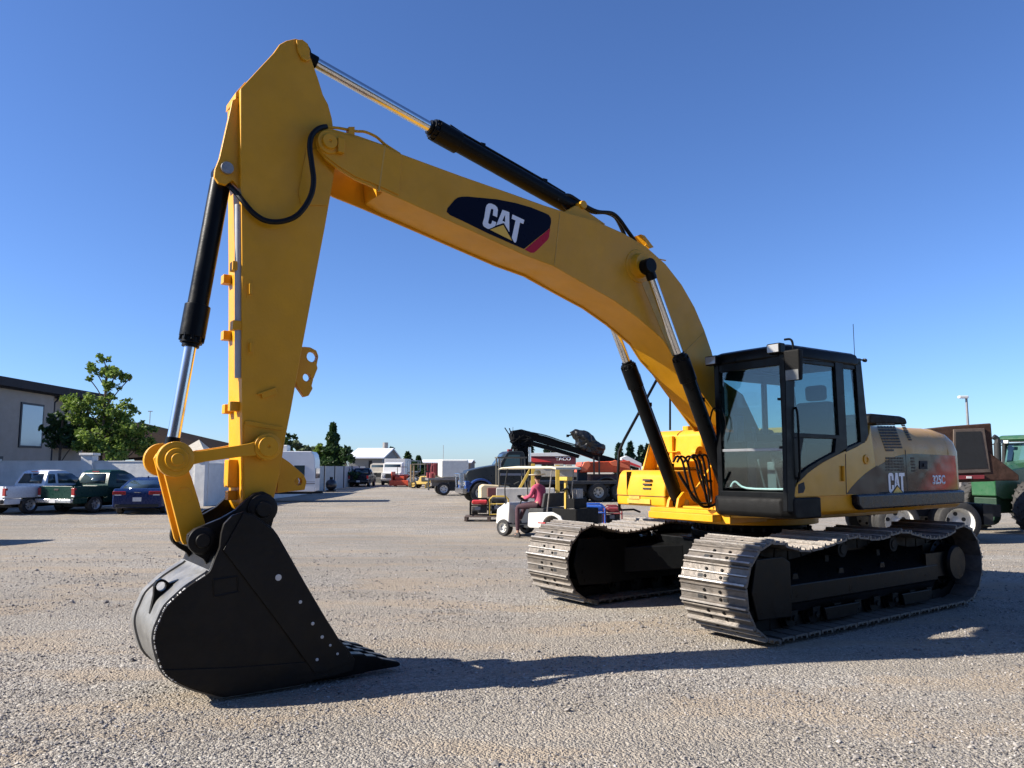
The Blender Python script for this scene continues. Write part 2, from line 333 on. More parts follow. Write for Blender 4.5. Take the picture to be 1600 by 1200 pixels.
sb.k = 3; sb.b2(-p*.445, -p*.355, -hw+.004, hw-.004, .0385, .0425); sb.b2(-p*.012, p*.052, -hw+.004, hw-.004, .0255, .029); sb.k = 0
for s in (-1, 1):
    sb.k = 1; sb.b2(-p*.46, p*.5, s*.095-.022, s*.095+.022, -.115, -.010)
    sb.k = 1; sb.cyl((p*.16, s*.095, .008), (p*.16, s*.095, .024), .016, n=6); sb.cyl((-p*.18, s*.095, .008), (-p*.18, s*.095, .024), .016, n=6)
    sb.k = 2; sb.b2(-p*.26, -p*.10, s*.155-.030, s*.155+.030, .0115, .0145)
sb.k = 1; sb.cyl((0, -.1, -.065), (0, .1, -.065), .028, n=10)
for s_, nm in ((1, 'near'), (-1, 'far')):
    yc = s_*(W_OUT-SHW/2)
    b = B()                                                     # side frame: welded box beam with sloping top
    sec = [(yc+s_*.235, .315), (yc+s_*.265, .325), (yc+s_*.265, .50), (yc+s_*.235, .52), (yc-s_*.02, .755), (yc-s_*.25, .755), (yc-s_*.25, .22), (yc+s_*.20, .22)]
    b.px(sec, -1.45, 1.50)
    b.b2(1.50, 1.72, yc-.21, yc+.21, .26, .66)                  # idler yoke
    b.b2(-1.95, -1.45, yc-.22, yc+.10, .28, .74)
    b.py([(1.5, .22), (1.5, .74), (1.62, .80), (2.02, .80), (2.10, .5), (2.02, .24)], yc+s_*.30, yc+s_*.335)
    b.py([(1.5, .22), (1.5, .74), (1.62, .80), (2.02, .80), (2.10, .5), (2.02, .24)], yc-s_*.335, yc-s_*.30)
    for x in (-.95, .55): b.py([(x-.32, .23), (x+.32, .23), (x+.27, .10), (x-.27, .10)], yc+s_*.235, yc+s_*.265)
    for x in (-1.25, -.35, .45, 1.25):
        b.py([(x-.06, .525), (x+.06, .525), (x+.04, .60), (x-.04, .60)], yc+s_*.19, yc+s_*.21)
    tf = b.build('track_frame', BLK, EX, bevel=.012, rz=TR)
    for x in (-.46, .54):
        b = B(); b.cyl((x, yc-.20, .80), (x, yc+s_*.20, .80), .075, n=20); b.cyl((x, yc+s_*.20, .80), (x, yc+s_*.29, .80), .085, n=20); b.cyl((x, yc+s_*.29, .80), (x, yc+s_*.30, .80), .05, n=16)
        b.box((x-.02, yc+s_*.03, .72), (.07, .12, .14)); b.build('carrier_roller', BLKM, tf, bevel=.006)
    for i in range(8):
        x = -1.30+i*.375; b = B(); b.cyl((x, yc-.19, .165), (x, yc+.19, .165), .085, n=20)
        for t in (-1, 1): b.cyl((x, yc+t*.12, .165), (x, yc+t*.14, .165), .108, n=20); b.box((x, yc+t*.21, .20), (.12, .04, .09)); b.cyl((x, yc+t*.23, .17), (x, yc+t*.245, .17), .03, n=8)
        b.build('track_roller', BLKM, tf)
    b = B(); b.rev((1.80, yc, .50), (0, 1, 0), [(-.10, 0), (-.10, .22), (-.05, .24), (-.04, .37), (.04, .37), (.05, .24), (.10, .22), (.10, 0)], 36); b.build('idler', BLK, tf)
    b = B(); n = 21
    pts = []
    for i in range(n*4):
        a = 2*PI*i/(n*4); rr = (.385, .385, .32, .32)[i % 4]; pts.append((-1.82+rr*math.cos(a), .50+rr*math.sin(a)))
    b.py(pts, yc-.035, yc+.035); b.rev((-1.82, yc, .5), (0, s_, 0), [(-.05, 0), (-.05, .27), (.12, .27), (.14, .22), (.30, .215), (.325, .19), (.325, 0)], 32)
    for i in range(12): a = 2*PI*i/12; b.cyl((-1.82+.245*math.cos(a), yc+s_*.12, .5+.245*math.sin(a)), (-1.82+.245*math.cos(a), yc+s_*.145, .5+.245*math.sin(a)), .016, n=6)
    b.b2(-1.82, -1.2, yc+s_*.24-.02, yc+s_*.24+.02, .36, .64)
    b.build('sprocket', BLK, tf, ang=30)
    sm = None
    b = B()
    for x, z in (): pass
    cl, _ = resample(track_path(), 120); cx = sum(q[0] for q in cl)/120
    inner = []
    for i in range(120):                                          # continuous pin-and-link chain inside the shoes
        a, c = cl[i-1], cl[(i+1) % 120]; t = Vector((c[0]-a[0], c[1]-a[1])).normalized(); nx, nz = t.y, -t.x
        inner.append(((cl[i][0]-nx*.05, cl[i][1]-nz*.05), (cl[i][0]-nx*.085, cl[i][1]-nz*.085)))
    for t in (-.06, .06):
        vs = [(q[k][0], yc+t+e, q[k][1]) for q in inner for k, e in ((0, -.015), (0, .015), (1, .015), (1, -.015))]
        b.raw(vs, [(4*i+j, 4*i+(j+1) % 4, 4*((i+1) % 120)+(j+1) % 4, 4*((i+1) % 120)+j) for i in range(120) for j in range(4)])
    tc_ = b.build('track_chain', BLKM, EX, rz=TR)
    first = None
    for i in range(49):
        a, c = tpts[i-1], tpts[(i+1) % 49]; t = Vector((c[0]-a[0], c[1]-a[1])); ang = math.atan2(t.y, t.x)
        if first is None:
            first = sb.build('track_shoe', [SHOE, BLKM, DARK, SHOET], tc_, bevel=.003, seg=1) if s_ == 1 else None
            if s_ == -1: first = shoe0.copy(); COL.objects.link(first); first.parent = tc_
            if s_ == 1: shoe0 = first
            o = first
        else:
            o = shoe0.copy(); COL.objects.link(o); o.parent = tc_
        # local z must point outward: path runs counter-clockwise in (x, z), outward normal = (t.y, -t.x)
        nx, nz = math.sin(ang), -math.cos(ang)
        M = Matrix(((math.cos(ang), 0, nx, 0), (0, -1, 0, 0), (math.sin(ang), 0, nz, 0), (0, 0, 0, 1)))
        M.translation = (tpts[i][0]-nx*.030, yc, tpts[i][1]-nz*.030)
        o.matrix_local = M
# car body between the tracks
b = B()
b.pz([(.75, -.9), (.75, .9), (.45, 1.3), (-.45, 1.3), (-.75, .9), (-.75, -.9), (-.45, -1.3), (.45, -1.3)], .42, .80)
for sx in (-1, 1):
    for sy in (-1, 1):
        b.loft([[(sx*.25, sy*.45, .78), (sx*.75, sy*.45, .70), (sx*.75, sy*.45, .40), (sx*.25, sy*.45, .40)], [(sx*.55, sy*1.12, .68), (sx*1.25, sy*1.12, .64), (sx*1.25, sy*1.12, .30), (sx*.55, sy*1.12, .30)]])
b.cyl((0, 0, .8), (0, 0, .90), .74, n=48)
b.build('car_body', BLK, EX, bevel=.02, rz=TR)
b = B(); b.cyl((0, 0, .88), (0, 0, 1.0), .66, n=48)
for i in range(36):
    a = 2*PI*i/36; b.cyl((.70*math.cos(a), .70*math.sin(a), .90), (.70*math.cos(a), .70*math.sin(a), .945), .02, n=6)
b.build('swing_bearing', BLKM, EX, rz=TR)
# ---------- revolving frame
YS = 1.42
b = B()
b.b2(-2.35, 1.15, -.62, .62, 1.03, 1.17); b.cyl((0, 0, .985), (0, 0, 1.06), .80, n=48)
b.b2(.9, 1.30, -.5, .5, 1.05, 1.13)
for y in (-.46, -.30, .30, .46):                               # boom foot and lift cylinder plates
    inn = abs(y) < .4
    xz = [(-.45, 1.15), (-.30, 1.6), (-.18, 2.0), (-.08, 2.12), (.10, 2.14), (.22, 2.05), (.30, 1.75), (.66, 1.40), (.74, 1.34), (.90, 1.36), (.99, 1.28), (1.04, 1.10), (1.04, 1.08)] if inn else [(.24, 1.08), (.49, 1.20), (.70, 1.34), (.80, 1.365), (.92, 1.34), (.99, 1.25), (1.04, 1.08)]
    b.py(keyhole(xz, [(.854, 1.222, .035)]), y-.022 if not inn else y-.02, y+.022 if not inn else y+.02)
b.b2(.30, .34, -.30, .30, 1.15, 1.75); b.b2(-.4, .95, -.28, .28, 1.14, 1.19)
rf = part(b, 'revolving_frame', YEL, bevel=.008)
b = B(); b.cyl((.854, -.50, 1.222), (.854, -.28, 1.222), .05); b.cyl((.854, .28, 1.222), (.854, .50, 1.222), .05); b.cyl((.03, -.36, 1.98), (.03, .36, 1.98), .065, n=24); b.build('frame_pin', STEEL, rf, bevel=.004)
# near side skirt with rounded lower edge
b = B()
sk = [(1.36, 1.345), (1.42, 1.345), (1.42, 1.24), (1.405, 1.19), (1.36, 1.155), (1.25, 1.14), (1.25, 1.19), (1.36, 1.30)]
sk = [(1.28, 1.365), (YS, 1.365), (YS, 1.235), (1.405, 1.185), (1.36, 1.15), (1.30, 1.135), (.60, 1.10), (.60, 1.16), (1.28, 1.20)]
b.px(sk, -2.42, 1.135)
part(b, 'side_skirt', YEL, bevel=.006)
b = B(); b.px([(-y, z) for y, z in sk], -2.30, -.2); part(b, 'side_skirt', YEL, bevel=.006)
b = B(); q = S([(1337, 773), (1505, 766), (1505, 786), (1345, 797), (1339, 790)], YS+.06)
b.py(q, YS-.01, YS+.085); part(b, 'side_bumper', mat('bumper black', (.006, .007, .014), .25, var=.2, spec=.25), bevel=.025, seg=3)
# ---------- engine hood and counterweight
def arc_sec(y0, z0, zt, r, n=9):
    """side wall, rounded shoulder, roof to the far side: (y, z)"""
    P = [(y0, z0), (y0, zt-r)]+[(y0-r+r*math.cos(a), zt-r+r*math.sin(a)) for a in [PI/2*i/n for i in range(1, n+1)]]
    return P
HZ, HR = 2.165, .30
HX0, HX1 = -.30, -2.15
sec = arc_sec(YS, 1.37, HZ, HR)+[(-y, z) for y, z in reversed(arc_sec(YS, 1.37, HZ, HR))]
b = B(); b.px(sec, HX1, HX0); hood = part(b, 'engine_hood', mat('yellow hood paint', (.50, .29, .075), .30, var=.08, scale=2.2, bump=.22, bscale=5, dust=.06, spec=.2), bevel=.006, ang=25)
b = B(); b.b2(-.31, -.27, -1.38, .48, 1.37, 2.10); b.build('fire_wall', BLKM, hood)
b = B(); b.box(((HX0+.0), YS-.001, 1.62), (.012, .006, .5))
for x in (-1.12,): b.box((x, YS+.001, 1.62), (.010, .005, .50))
b.build('door_gap', DARK, hood)
def on_hood(px, py):
    """where the sight line meets the hood's side or shoulder: returns (x, y, z)"""
    x, z = side(px, py, YS)
    if z <= HZ-HR: return Vector((x, YS, z))
    yy = YS
    for _ in range(12):
        x, z = side(px, py, yy); zz = min(HZ-.001, z); t = max(0, zz-(HZ-HR)); yy = YS-HR+math.sqrt(max(0, HR*HR-t*t))*.6+.4*(yy-YS+HR)
    return Vector((x, yy, z))
def sheet(b, quad, th=.004):
    nn = (quad[1]-quad[0]).cross(quad[2]-quad[0]).normalized()
    if nn.y < 0: nn = -nn
    b.pr([q+nn*.002 for q in quad], nn*th)
def slats(x0a, x0b, x1a, x1b, ya, yb, n, cut=None):
    b = B()
    for i in range(n):
        t0 = (i+.12)/n; t1 = (i+.80)/n
        L0 = x0a+(x0b-x0a)*t0; L1 = x0a+(x0b-x0a)*t1; R0 = x1a+(x1b-x1a)*t0; R1 = x1a+(x1b-x1a)*t1
        if cut and i == n-1: R0 = R1 = L0+(R0-L0)*cut
        for j in range(6 if R0-L0 > 15 else 3):
            m_ = 6 if R0-L0 > 15 else 3; u0 = (j+.06)/m_; u1 = (j+.94)/m_
            yy0 = ya+(yb-ya)*t0; yy1 = ya+(yb-ya)*t1
            sheet(b, [on_hood(L0+(R0-L0)*u0, yy0), on_hood(L0+(R0-L0)*u1, yy0), on_hood(L1+(R1-L1)*u1, yy1), on_hood(L1+(R1-L1)*u0, yy1)], .003)
    b.build('hood_grille', mat('grille dark', (.05, .030, .008), .6, var=.3), hood, smooth=False)
slats(1368, 1384, 1397, 1412, 661, 706, 10, cut=.5)
slats(1407, 1420, 1413, 1425, 663, 689, 7)
slats(1383, 1383.5, 1411, 1413, 714, 737, 5); slats(1422, 1424, 1428, 1431, 714, 738, 5)
# counterweight: rounded plan
plan = [(-2.16, YS), (-2.36, YS), (-2.48, 1.38), (-2.60, 1.26), (-2.78, 1.0), (-2.91, .65), (-2.97, .3), (-2.99, 0)]
plan = plan+[(x, -y) for x, y in reversed(plan[:-1])]
b = B()
ins = lambda d: [(max(x+d, -3) if x < -2.2 else x, y*(1-d/1.5)) for x, y in plan]
b.loft([[(x, y, 1.16) for x, y in ins(.06)], [(x, y, 1.20) for x, y in ins(.015)], [(x, y, 1.26) for x, y in plan], [(x, y, 1.86) for x, y in plan], [(x, y, 1.98) for x, y in ins(.03)], [(x, y, 2.08) for x, y in ins(.10)], [(x, y, 2.15) for x, y in ins(.22)], [(x, y, 2.17) for x, y in ins(.36)]])
part(b, 'counterweight', mat('yellow hood paint', (0, 0, 0)), bevel=.008, ang=50)
# hump of the air cleaner on top of the hood
q = S([(1359, 663), (1359, 649), (1364, 646), (1408, 650), (1416, 653), (1419, 663)], .8)
b = B(); b.py([(x, max(z, 2.15)) for x, z in q], .25, .8); o_ = part(b, 'engine_cover', BLKM, bevel=.03, seg=3)
# ---------- side decal of the hood: dark gradient film with fire fade
m = bpy.data.materials.new('hood decal film'); m.use_nodes = True; N = m.node_tree.nodes; L = m.node_tree.links; bs = N['Principled BSDF']
tc = N.new('ShaderNodeTexCoord'); sp = N.new('ShaderNodeSeparateXYZ'); L.new(tc.outputs['Object'], sp.inputs[0])
no = N.new('ShaderNodeTexNoise'); no.inputs['Scale'].default_value = 3; no.inputs['Detail'].default_value = 3; L.new(tc.outputs['Object'], no.inputs['Vector'])
a1 = N.new('ShaderNodeMath'); a1.operation = 'MULTIPLY_ADD'; L.new(no.outputs[0], a1.inputs[0]); a1.inputs[1].default_value = .22; L.new(sp.outputs[0], a1.inputs[2])
a2 = N.new('ShaderNodeMath'); a2.operation = 'MULTIPLY_ADD'; L.new(sp.outputs[2], a2.inputs[0]); a2.inputs[1].default_value = 1.3; L.new(a1.outputs[0], a2.inputs[2])
mr = N.new('ShaderNodeMapRange'); mr.inputs[1].default_value = -.42; mr.inputs[2].default_value = 1.42; L.new(a2.outputs[0], mr.inputs[0])
cr = N.new('ShaderNodeValToRGB'); e = cr.color_ramp.elements; e[0].position = 0; e[0].color = (.50, .30, .03, 1); e[1].position = 1; e[1].color = (.03, .03, .034, 1)
for p_, c_ in ((.07, (.50, .13, .015)), (.17, (.60, .016, .008)), (.42, (.30, .008, .012)), (.57, (.03, .006, .010)), (.78, (.012, .014, .020))):
    z_ = e.new(p_); z_.color = (*c_, 1)
L.new(mr.outputs[0], cr.inputs[0]); L.new(cr.outputs[0], bs.inputs['Base Color']); bs.inputs['Roughness'].default_value = .12; bs.inputs['Specular IOR Level'].default_value = .22
n5 = N.new('ShaderNodeTexNoise'); n5.inputs['Scale'].default_value = 4; n5.inputs['Detail'].default_value = 1; L.new(tc.outputs['Object'], n5.inputs['Vector'])
bp = N.new('ShaderNodeBump'); bp.inputs['Strength'].default_value = .25; bp.inputs['Distance'].default_value = .03; L.new(n5.outputs[0], bp.inputs['Height']); L.new(bp.outputs[0], bs.inputs['Normal'])
FILM = m
dq = [(1328, 772), (1336, 762), (1348, 750), (1360, 738), (1372, 728), (1387, 719), (1400, 713), (1412, 710), (1430, 709), (1492, 712), (1497, 768)]
P_ = S(dq, YS); P_ = [(x, min(z, HZ-HR+.01)) for x, z in P_]
b = B(); b.py(P_, YS-.002, YS+.0025); film = b.build('hood_decal', FILM, hood, smooth=False)
def cat_logo(parent, org, ex, ey, wd, ht, ydir, th=.003, box=None):
    """the three white letters over a yellow triangle, in unit coordinates (0..1, 0..1)"""
    O = Vector(org); ex = Vector(ex)*wd; ey = Vector(ey)*ht; n = Vector((0, ydir, 0))
    P = lambda pts, l: [O+ex*x+ey*y+n*l for x, y in pts]
    C_ = [(.02, .14), (.05, .04), (.12, .0), (.24, .0), (.31, .05), (.335, .15), (.335, .38), (.22, .38), (.22, .17), (.14, .17), (.14, .84), (.22, .84), (.22, .62), (.335, .62), (.335, .86), (.31, .95), (.25, 1), (.11, 1), (.05, .96), (.02, .86)]
    A_ = [(.34, .0), (.46, 1), (.60, 1), (.72, .0), (.60, .0), (.575, .26), (.485, .26), (.46, .0)]
    H_ = [(.50, .42), (.56, .42), (.53, .78)]
    T_ = [(.80, .0), (.80, .83), (.68, .83), (.68, 1), (1.04, 1), (1.04, .83), (.92, .83), (.92, .0)]
    b = B(); b.pr(P(C_, .002), n*th); b.pr(P(T_, .002), n*th)
    b.pr(P([(.34, .0), (.46, 1), (.53, 1), (.53, .78), (.50, .42), (.53, .42), (.53, .26), (.485, .26), (.46, .0)], .002), n*th)
    b.pr(P([(.53, 1), (.60, 1), (.72, 0), (.60, 0), (.575, .26), (.53, .26), (.53, .42), (.56, .42), (.53, .78)], .002), n*th)
    b.build('logo_letter', DWHT, parent, smooth=False)
    b = B(); b.pr(P([(.10, -.07), (.53, .40), (.96, -.07)], .0055), n*.002); b.build('logo_outline', NAVY, parent, smooth=False)
    b = B(); b.pr(P([(.21, -.04), (.53, .31), (.85, -.04)], .0080), n*.002); b.build('logo_triangle', DYEL, parent, smooth=False)
a0 = S([(1388, 770)], YS)[0]; a1_ = S([(1413, 769)], YS)[0]; a2_ = S([(1388.5, 739)], YS)[0]
cat_logo(film, (a0[0], YS+.002, a0[1]), (-1, 0, 0), (0, 0, 1), abs(a1_[0]-a0[0]), abs(a2_[1]-a0[1]), 1)
t0 = S([(1457, 757)], YS)[0]; t1 = S([(1476.5, 757)], YS)[0]; t2 = S([(1457, 742.5)], YS)[0]
text_obj('325C', 'model_lettering', DWHT, film, (t0[0], YS+.005, t0[1]), (-1, 0, 0), (0, 0, 1), t2[1]-t0[1], t0[0]-t1[0], bold=.035)
b = B(); q = S([(1436, 720), (1448, 720), (1448, 733), (1436, 733)], YS); b.py(q, YS, YS+.012); b.py([(x*.3+(q[0][0]+q[2][0])*.35, z*.4+(q[0][1]+q[2][1])*.3) for x, z in q], YS+.01, YS+.03); b.build('door_latch', DARK, hood, bevel=.004)
# yellow side panel under the cab windows
sp_ = [(1239, 777), (1239, 770), (1247, 754), (1258, 741), (1285, 723), (1303, 713), (1320, 705), (1340, 697), (1354, 688), (1358, 678), (1360, 664), (1374, 772)]
P_ = S(sp_, YS+.02)
b = B(); b.py(P_, YS-.04, YS+.02)
panel = part(b, 'side_panel', mat('yellow panel paint', (.52, .28, .035), .15, var=.12, scale=3, bump=.5, bscale=2.2, spec=.35), bevel=.006)
b = B(); l_ = S([(1321, 709), (1322.5, 772)], YS+.021); b.cyl((l_[0][0], YS+.020, l_[0][1]), (l_[1][0], YS+.020, l_[1][1]), .005, n=6); b.build('door_gap', DARK, panel)
b = B(); l_ = S([(1317, 728), (1317.5, 752)], YS+.03); b.cyl((l_[0][0], YS+.035, l_[0][1]), (l_[1][0], YS+.035, l_[1][1]), .016, n=12); b.build('door_hinge', YEL, panel)
b = B(); l_ = S([(1353, 718)], YS+.02)[0]; b.rev((l_[0], YS+.02, l_[1]), (0, 1, 0), [(0, .055), (.012, .055), (.014, .03), (.004, .028), (.004, 0)], 20); b.build('panel_latch', YEL, panel)
b = B(); q = S([(1247, 757), (1256, 753), (1258, 763), (1255, 770), (1247, 771)], YS+.02); b.py(q, YS+.018, YS+.024); b.build('door_handle', DARK, panel, bevel=.004)
b = B(); q = S([(1323, 772), (1330, 762), (1340, 751), (1352, 740), (1361, 733.5), (1371, 727), (1374, 772)], YS+.0225); b.py(q, YS+.019, YS+.0225); b.build('panel_decal', FILM, panel, smooth=False)
for o in (hood,): pass
# black sill line between skirt and panels
b = B(); b.b2(-2.42, 1.14, YS-.03, YS+.005, 1.362, 1.374); part(b, 'sill_strip', DARK)
# ---------- cab
CX1, CX0, CY0, CY1 = 1.17, -.265, .50, 1.44
cab = B(); ZT = 2.90
# roof: crowned, rounded corners
rp = [(CX1+.03, CY0), (CX1+.05, CY0+.3), (CX1+.05, CY1-.3), (CX1+.03, CY1-.02), (CX1-.05, CY1+.01), (CX0+.12, CY1+.01), (CX0+.02, CY1-.05), (CX0+.02, CY0+.05), (CX0+.1, CY0-.01), (CX1-.05, CY0-.01)]
sh = lambda k, dz: [((x-.45)*k+.45, (y-.97)*k+.97, dz) for x, y in rp]
cab.loft([sh(.97, ZT-.09), sh(1, ZT-.07), sh(1, ZT-.01), sh(.975, ZT+.035), sh(.90, ZT+.06)])
def bar(p, q, wx, wy):
    p = Vector(p); q = Vector(q); cab.loft([[(c.x-wx/2, c.y-wy/2, c.z), (c.x+wx/2, c.y-wy/2, c.z), (c.x+wx/2, c.y+wy/2, c.z), (c.x-wx/2, c.y+wy/2, c.z)] for c in (p, q)])
for y in (CY0+.035, CY1-.035):
    bar((CX1-.02, y, 1.34), (CX1-.005, y, ZT-.05), .09, .07)
    bar((CX0+.02, y, 2.0), (CX0+.13, y, ZT-.05), .07, .07)
    cab.b2(CX0+.1, CX1, y-.03, y+.03, ZT-.13, ZT-.05)
def sbar(pts, y0=CY1-.05, y1=CY1+.004): cab.py(S(pts, CY1), y0, y1)
# near side: A, B and C pillars, rails, traced on the cab's own side plane
sbar([(1226, 552), (1240, 552), (1241, 560), (1241, 690), (1243, 760), (1239, 800), (1230, 800)])
sbar([(1240, 552), (1345, 560), (1344, 571), (1312, 567), (1240, 562)])
sbar([(1304, 565), (1317, 567), (1324, 700), (1312, 708)])
sbar([(1336, 568), (1345, 562), (1357, 680), (1351, 692), (1345, 694)])
sbar([(1322, 700), (1344, 690), (1352, 690), (1340, 698), (1321, 707)])
sbar([(1240, 676), (1311, 680), (1312, 686), (1240, 684)])
sbar([(1240, 684), (1256, 684), (1249, 720), (1246, 750), (1240, 765)])
sbar([(1306, 684), (1313, 684), (1313, 709), (1297, 717), (1283, 724), (1262, 740), (1250, 752), (1246, 754), (1250, 740), (1262, 730), (1283, 717), (1304, 706)])
# front face bars
cab.b2(CX1-.05, CX1+.03, CY0+.03, CY1-.03, ZT-.17, ZT-.07)
cab.b2(CX1-.04, CX1+.035, CY0+.03, CY1-.03, 1.33, 1.40)
# rear wall, floor, far side lower wall
cab.b2(CX0, CX0+.05, CY0, CY1-.05, 1.37, 2.15); cab.b2(CX0, CX1, CY0, CY1-.05, 1.33, 1.39); cab.b2(CX0, CX1-.1, CY0, CY0+.04, 1.37, 2.06); cab.b2(CX0, CX1-.05, CY0, CY0+.04, 2.66, 2.86); cab.b2(.30, .37, CY0-.002, CY0+.038, 2.0, 2.7); cab.b2(CX0+.06, CX1-.06, CY0+.05, CY1-.06, ZT-.10, ZT-.06)
cab.b2(CX0+.05, .9, CY1-.06, CY1-.045, 1.37, 1.42)
cab_o = part(cab, 'cab', BLK, bevel=.012, seg=2)
b = B()                                                          # skirt under the cab front
b.loft([[(x, y, z) for x, y in [(.69, .44), (1.19+d, .44), (1.24+d, .52), (1.24+d, 1.34), (1.16+d, 1.455), (.99, 1.46), (.69, 1.46)]] for z, d in ((1.13, -.05), (1.17, -.01), (1.30, 0), (1.345, -.02))])
b.build('cab_skirt', BLKM, cab_o, bevel=.02, seg=3)
fr = lambda y0, y1, z0, z1, x=CX1: [(x, y0, z0), (x, y1, z0), (x, y1, z1), (x, y0, z1)]
b = B(); b.b2(CX1+.000, CX1+.006, CY0+.07, CY1-.06, 1.86, ZT-.16); b.build('windscreen', WSG, cab_o, smooth=False)
b = B(); b.b2(CX1+.000, CX1+.006, CY0+.07, CY1-.06, 1.43, 1.835); b.build('lower_windscreen', WSG, cab_o, smooth=False)
b = B(); b.b2(CX1-.01, CX1+.015, CY0+.06, CY1-.05, 1.832, 1.862); b.build('windscreen_rail', mat('brushed rail', (.22, .22, .22), .35, .8), cab_o, bevel=.003)
for pts, nm in (([(1241, 562), (1305, 567), (1312, 680), (1241, 677)], 'door_window'), ([(1316, 567), (1338, 570), (1347, 692), (1323, 702)], 'rear_side_window'), ([(1256, 684), (1308, 685), (1307, 707), (1284, 719), (1250, 742), (1249, 730)], 'lower_door_window')):
    b = B(); b.py(S(pts, CY1-.02), CY1-.026, CY1-.020); b.build(nm, CABG, cab_o, smooth=False)
b = B(); b.b2(CX0+.055, CX0+.061, CY0+.06, CY1-.06, 2.15, ZT-.1); b.build('rear_window', CABG, cab_o, smooth=False)
b = B(); b.b2(CX0+.1, CX1-.06, CY0+.012, CY0+.018, 1.95, ZT-.1); b.build('far_side_window', CABG, cab_o, smooth=False)
# seat, console, levers
st = B(); st.b2(.10, .58, .74, 1.22, 1.72, 1.86); st.loft([[(.10+d, y, z) for y in (yy,)] and [(.02-d*.6, .76, z), (.16-d*.6, .76, z), (.16-d*.6, 1.20, z), (.02-d*.6, 1.20, z)] for z, d, yy in ((1.80, 0, 0), (2.30, .10, 0), (2.42, .13, 0))])
st.loft([[(-.08, .86, z), (.04, .86, z), (.04, 1.10, z), (-.08, 1.10, z)] for z in (2.44, 2.62)]); st.b2(.16, .52, .80, 1.16, 1.40, 1.72)
st.build('seat', mat('seat fabric', (.03, .035, .045), .9, bump=.3), cab_o, bevel=.04, seg=3)
b = B(); b.b2(.25, .80, .60, .72, 1.40, 1.95); b.b2(.25, .75, 1.24, 1.34, 1.40, 1.92); b.cyl((.72, .66, 1.94), (.74, .66, 2.12), .02); b.cyl((.70, 1.29, 1.92), (.72, 1.29, 2.10), .02); b.b2(.78, .84, .90, 1.02, 1.40, 1.72); b.cyl((.80, .85, 1.4), (.92, .85, 1.75), .015); b.cyl((.80, 1.05, 1.4), (.92, 1.05, 1.75), .015); b.b2(.85, .98, .56, .62, 1.95, 2.25)
b.build('control_console', mat('console grey', (.06, .065, .07), .6), cab_o, bevel=.012)
b = B(); b.tube([(CX1-.05, .62, 1.44), (CX1-.08, .66, 1.50), (CX1-.10, .80, 1.43), (CX1-.1, 1.3, 1.43)], .012); b.build('floor_rail', mat('light rail', (.5, .5, .48), .4), cab_o)
# lamps, mirror, wiper, aerial, handles
for px_, py_, y_, sx_ in ((1124, 565, .52, 1.09), (1212, 545, 1.36, 1.10)):
    x_, z_ = side(px_, py_, y_); b = B(); b.box((1.235, y_, z_), (.10, .17, .11)); b.box((1.165, y_, z_-.03), (.10, .03, .10)); lh = b.build('work_lamp', BLK, cab_o, bevel=.015)
    b = B(); b.b2(1.283, 1.291, y_-.07, y_+.07, z_-.042, z_+.042); b.build('lamp_lens', mat('lamp lens', (.30, .29, .27), .08, var=.15, coat=.8), lh, bevel=.003)
b = B(); x_, z_ = side(1241, 569, 1.58); b.loft([[(x_-.03, 1.49, z_-.17), (x_+.03, 1.49, z_-.17), (x_+.03, 1.66, z_-.17), (x_-.03, 1.66, z_-.17)], [(x_-.035, 1.48, z_+.15), (x_+.045, 1.48, z_+.15), (x_+.045, 1.67, z_+.15), (x_-.035, 1.67, z_+.15)]])
mi = b.build('mirror', BLKM, cab_o, bevel=.02, seg=3); b = B(); b.b2(x_+.030, x_+.0405, 1.50, 1.65, z_-.165, z_-.06); b.build('mirror_glass', mat('mirror back', (.12, .12, .115), .3), mi)
b = B(); b.tube([(1.19, 1.44, z_+.28), (1.21, 1.52, z_+.27), (x_, 1.57, z_+.22), (x_, 1.58, z_+.1)], .012); b.build('mirror_bracket', BLK, cab_o); b = B(); b.tube([(1.17, 1.44, z_-.05), (x_, 1.52, z_-.03)], .012, sub=1); b.build('mirror_bracket', BLK, cab_o)
b = B(); b.tube([(1.22, .50, 1.95), (1.26, .46, 2.1), (1.24, .50, 2.32), (1.22, .60, 2.28)], .010); b.tube([(1.22, .60, 1.95), (1.22, .66, 2.15), (1.215, .60, 2.33)], .006); b.build('wiper', BLK, cab_o)
b = B(); x_, z_ = side(1335, 549, 1.1); b.cyl((x_, 1.1, ZT), (x_, 1.1, z_+.34), .004, n=5); b.rev((x_, 1.1, ZT+.05), (0, 0, 1), [(0, .02), (.05, .012), (.06, 0)], 10); b.build('aerial', BLK, cab_o)
b = B(); x_, z_ = side(1351, 563, 1.40); b.cyl((CX0+.08, 1.40, z_), (x_-.02, 1.40, z_), .01); b.rev((x_-.02, 1.40, z_-.0), (1, 0, 0), [(0, 0), (.0, .022), (.035, .022), (.04, 0)], 10); b.build('cab_knob', BLK, cab_o)
b = B()
for py_ in (623, 699):
    x_, z_ = side(1215, py_, CY1-.08); b.box((1.185, CY1-.08, z_), (.03, .06, .025))
b.tube([(1.07, 1.44, 1.55), (1.07, 1.475, 1.6), (1.07, 1.475, 2.2), (1.07, 1.44, 2.28)], .012)
b.build('cab_handle', BLKM, cab_o)
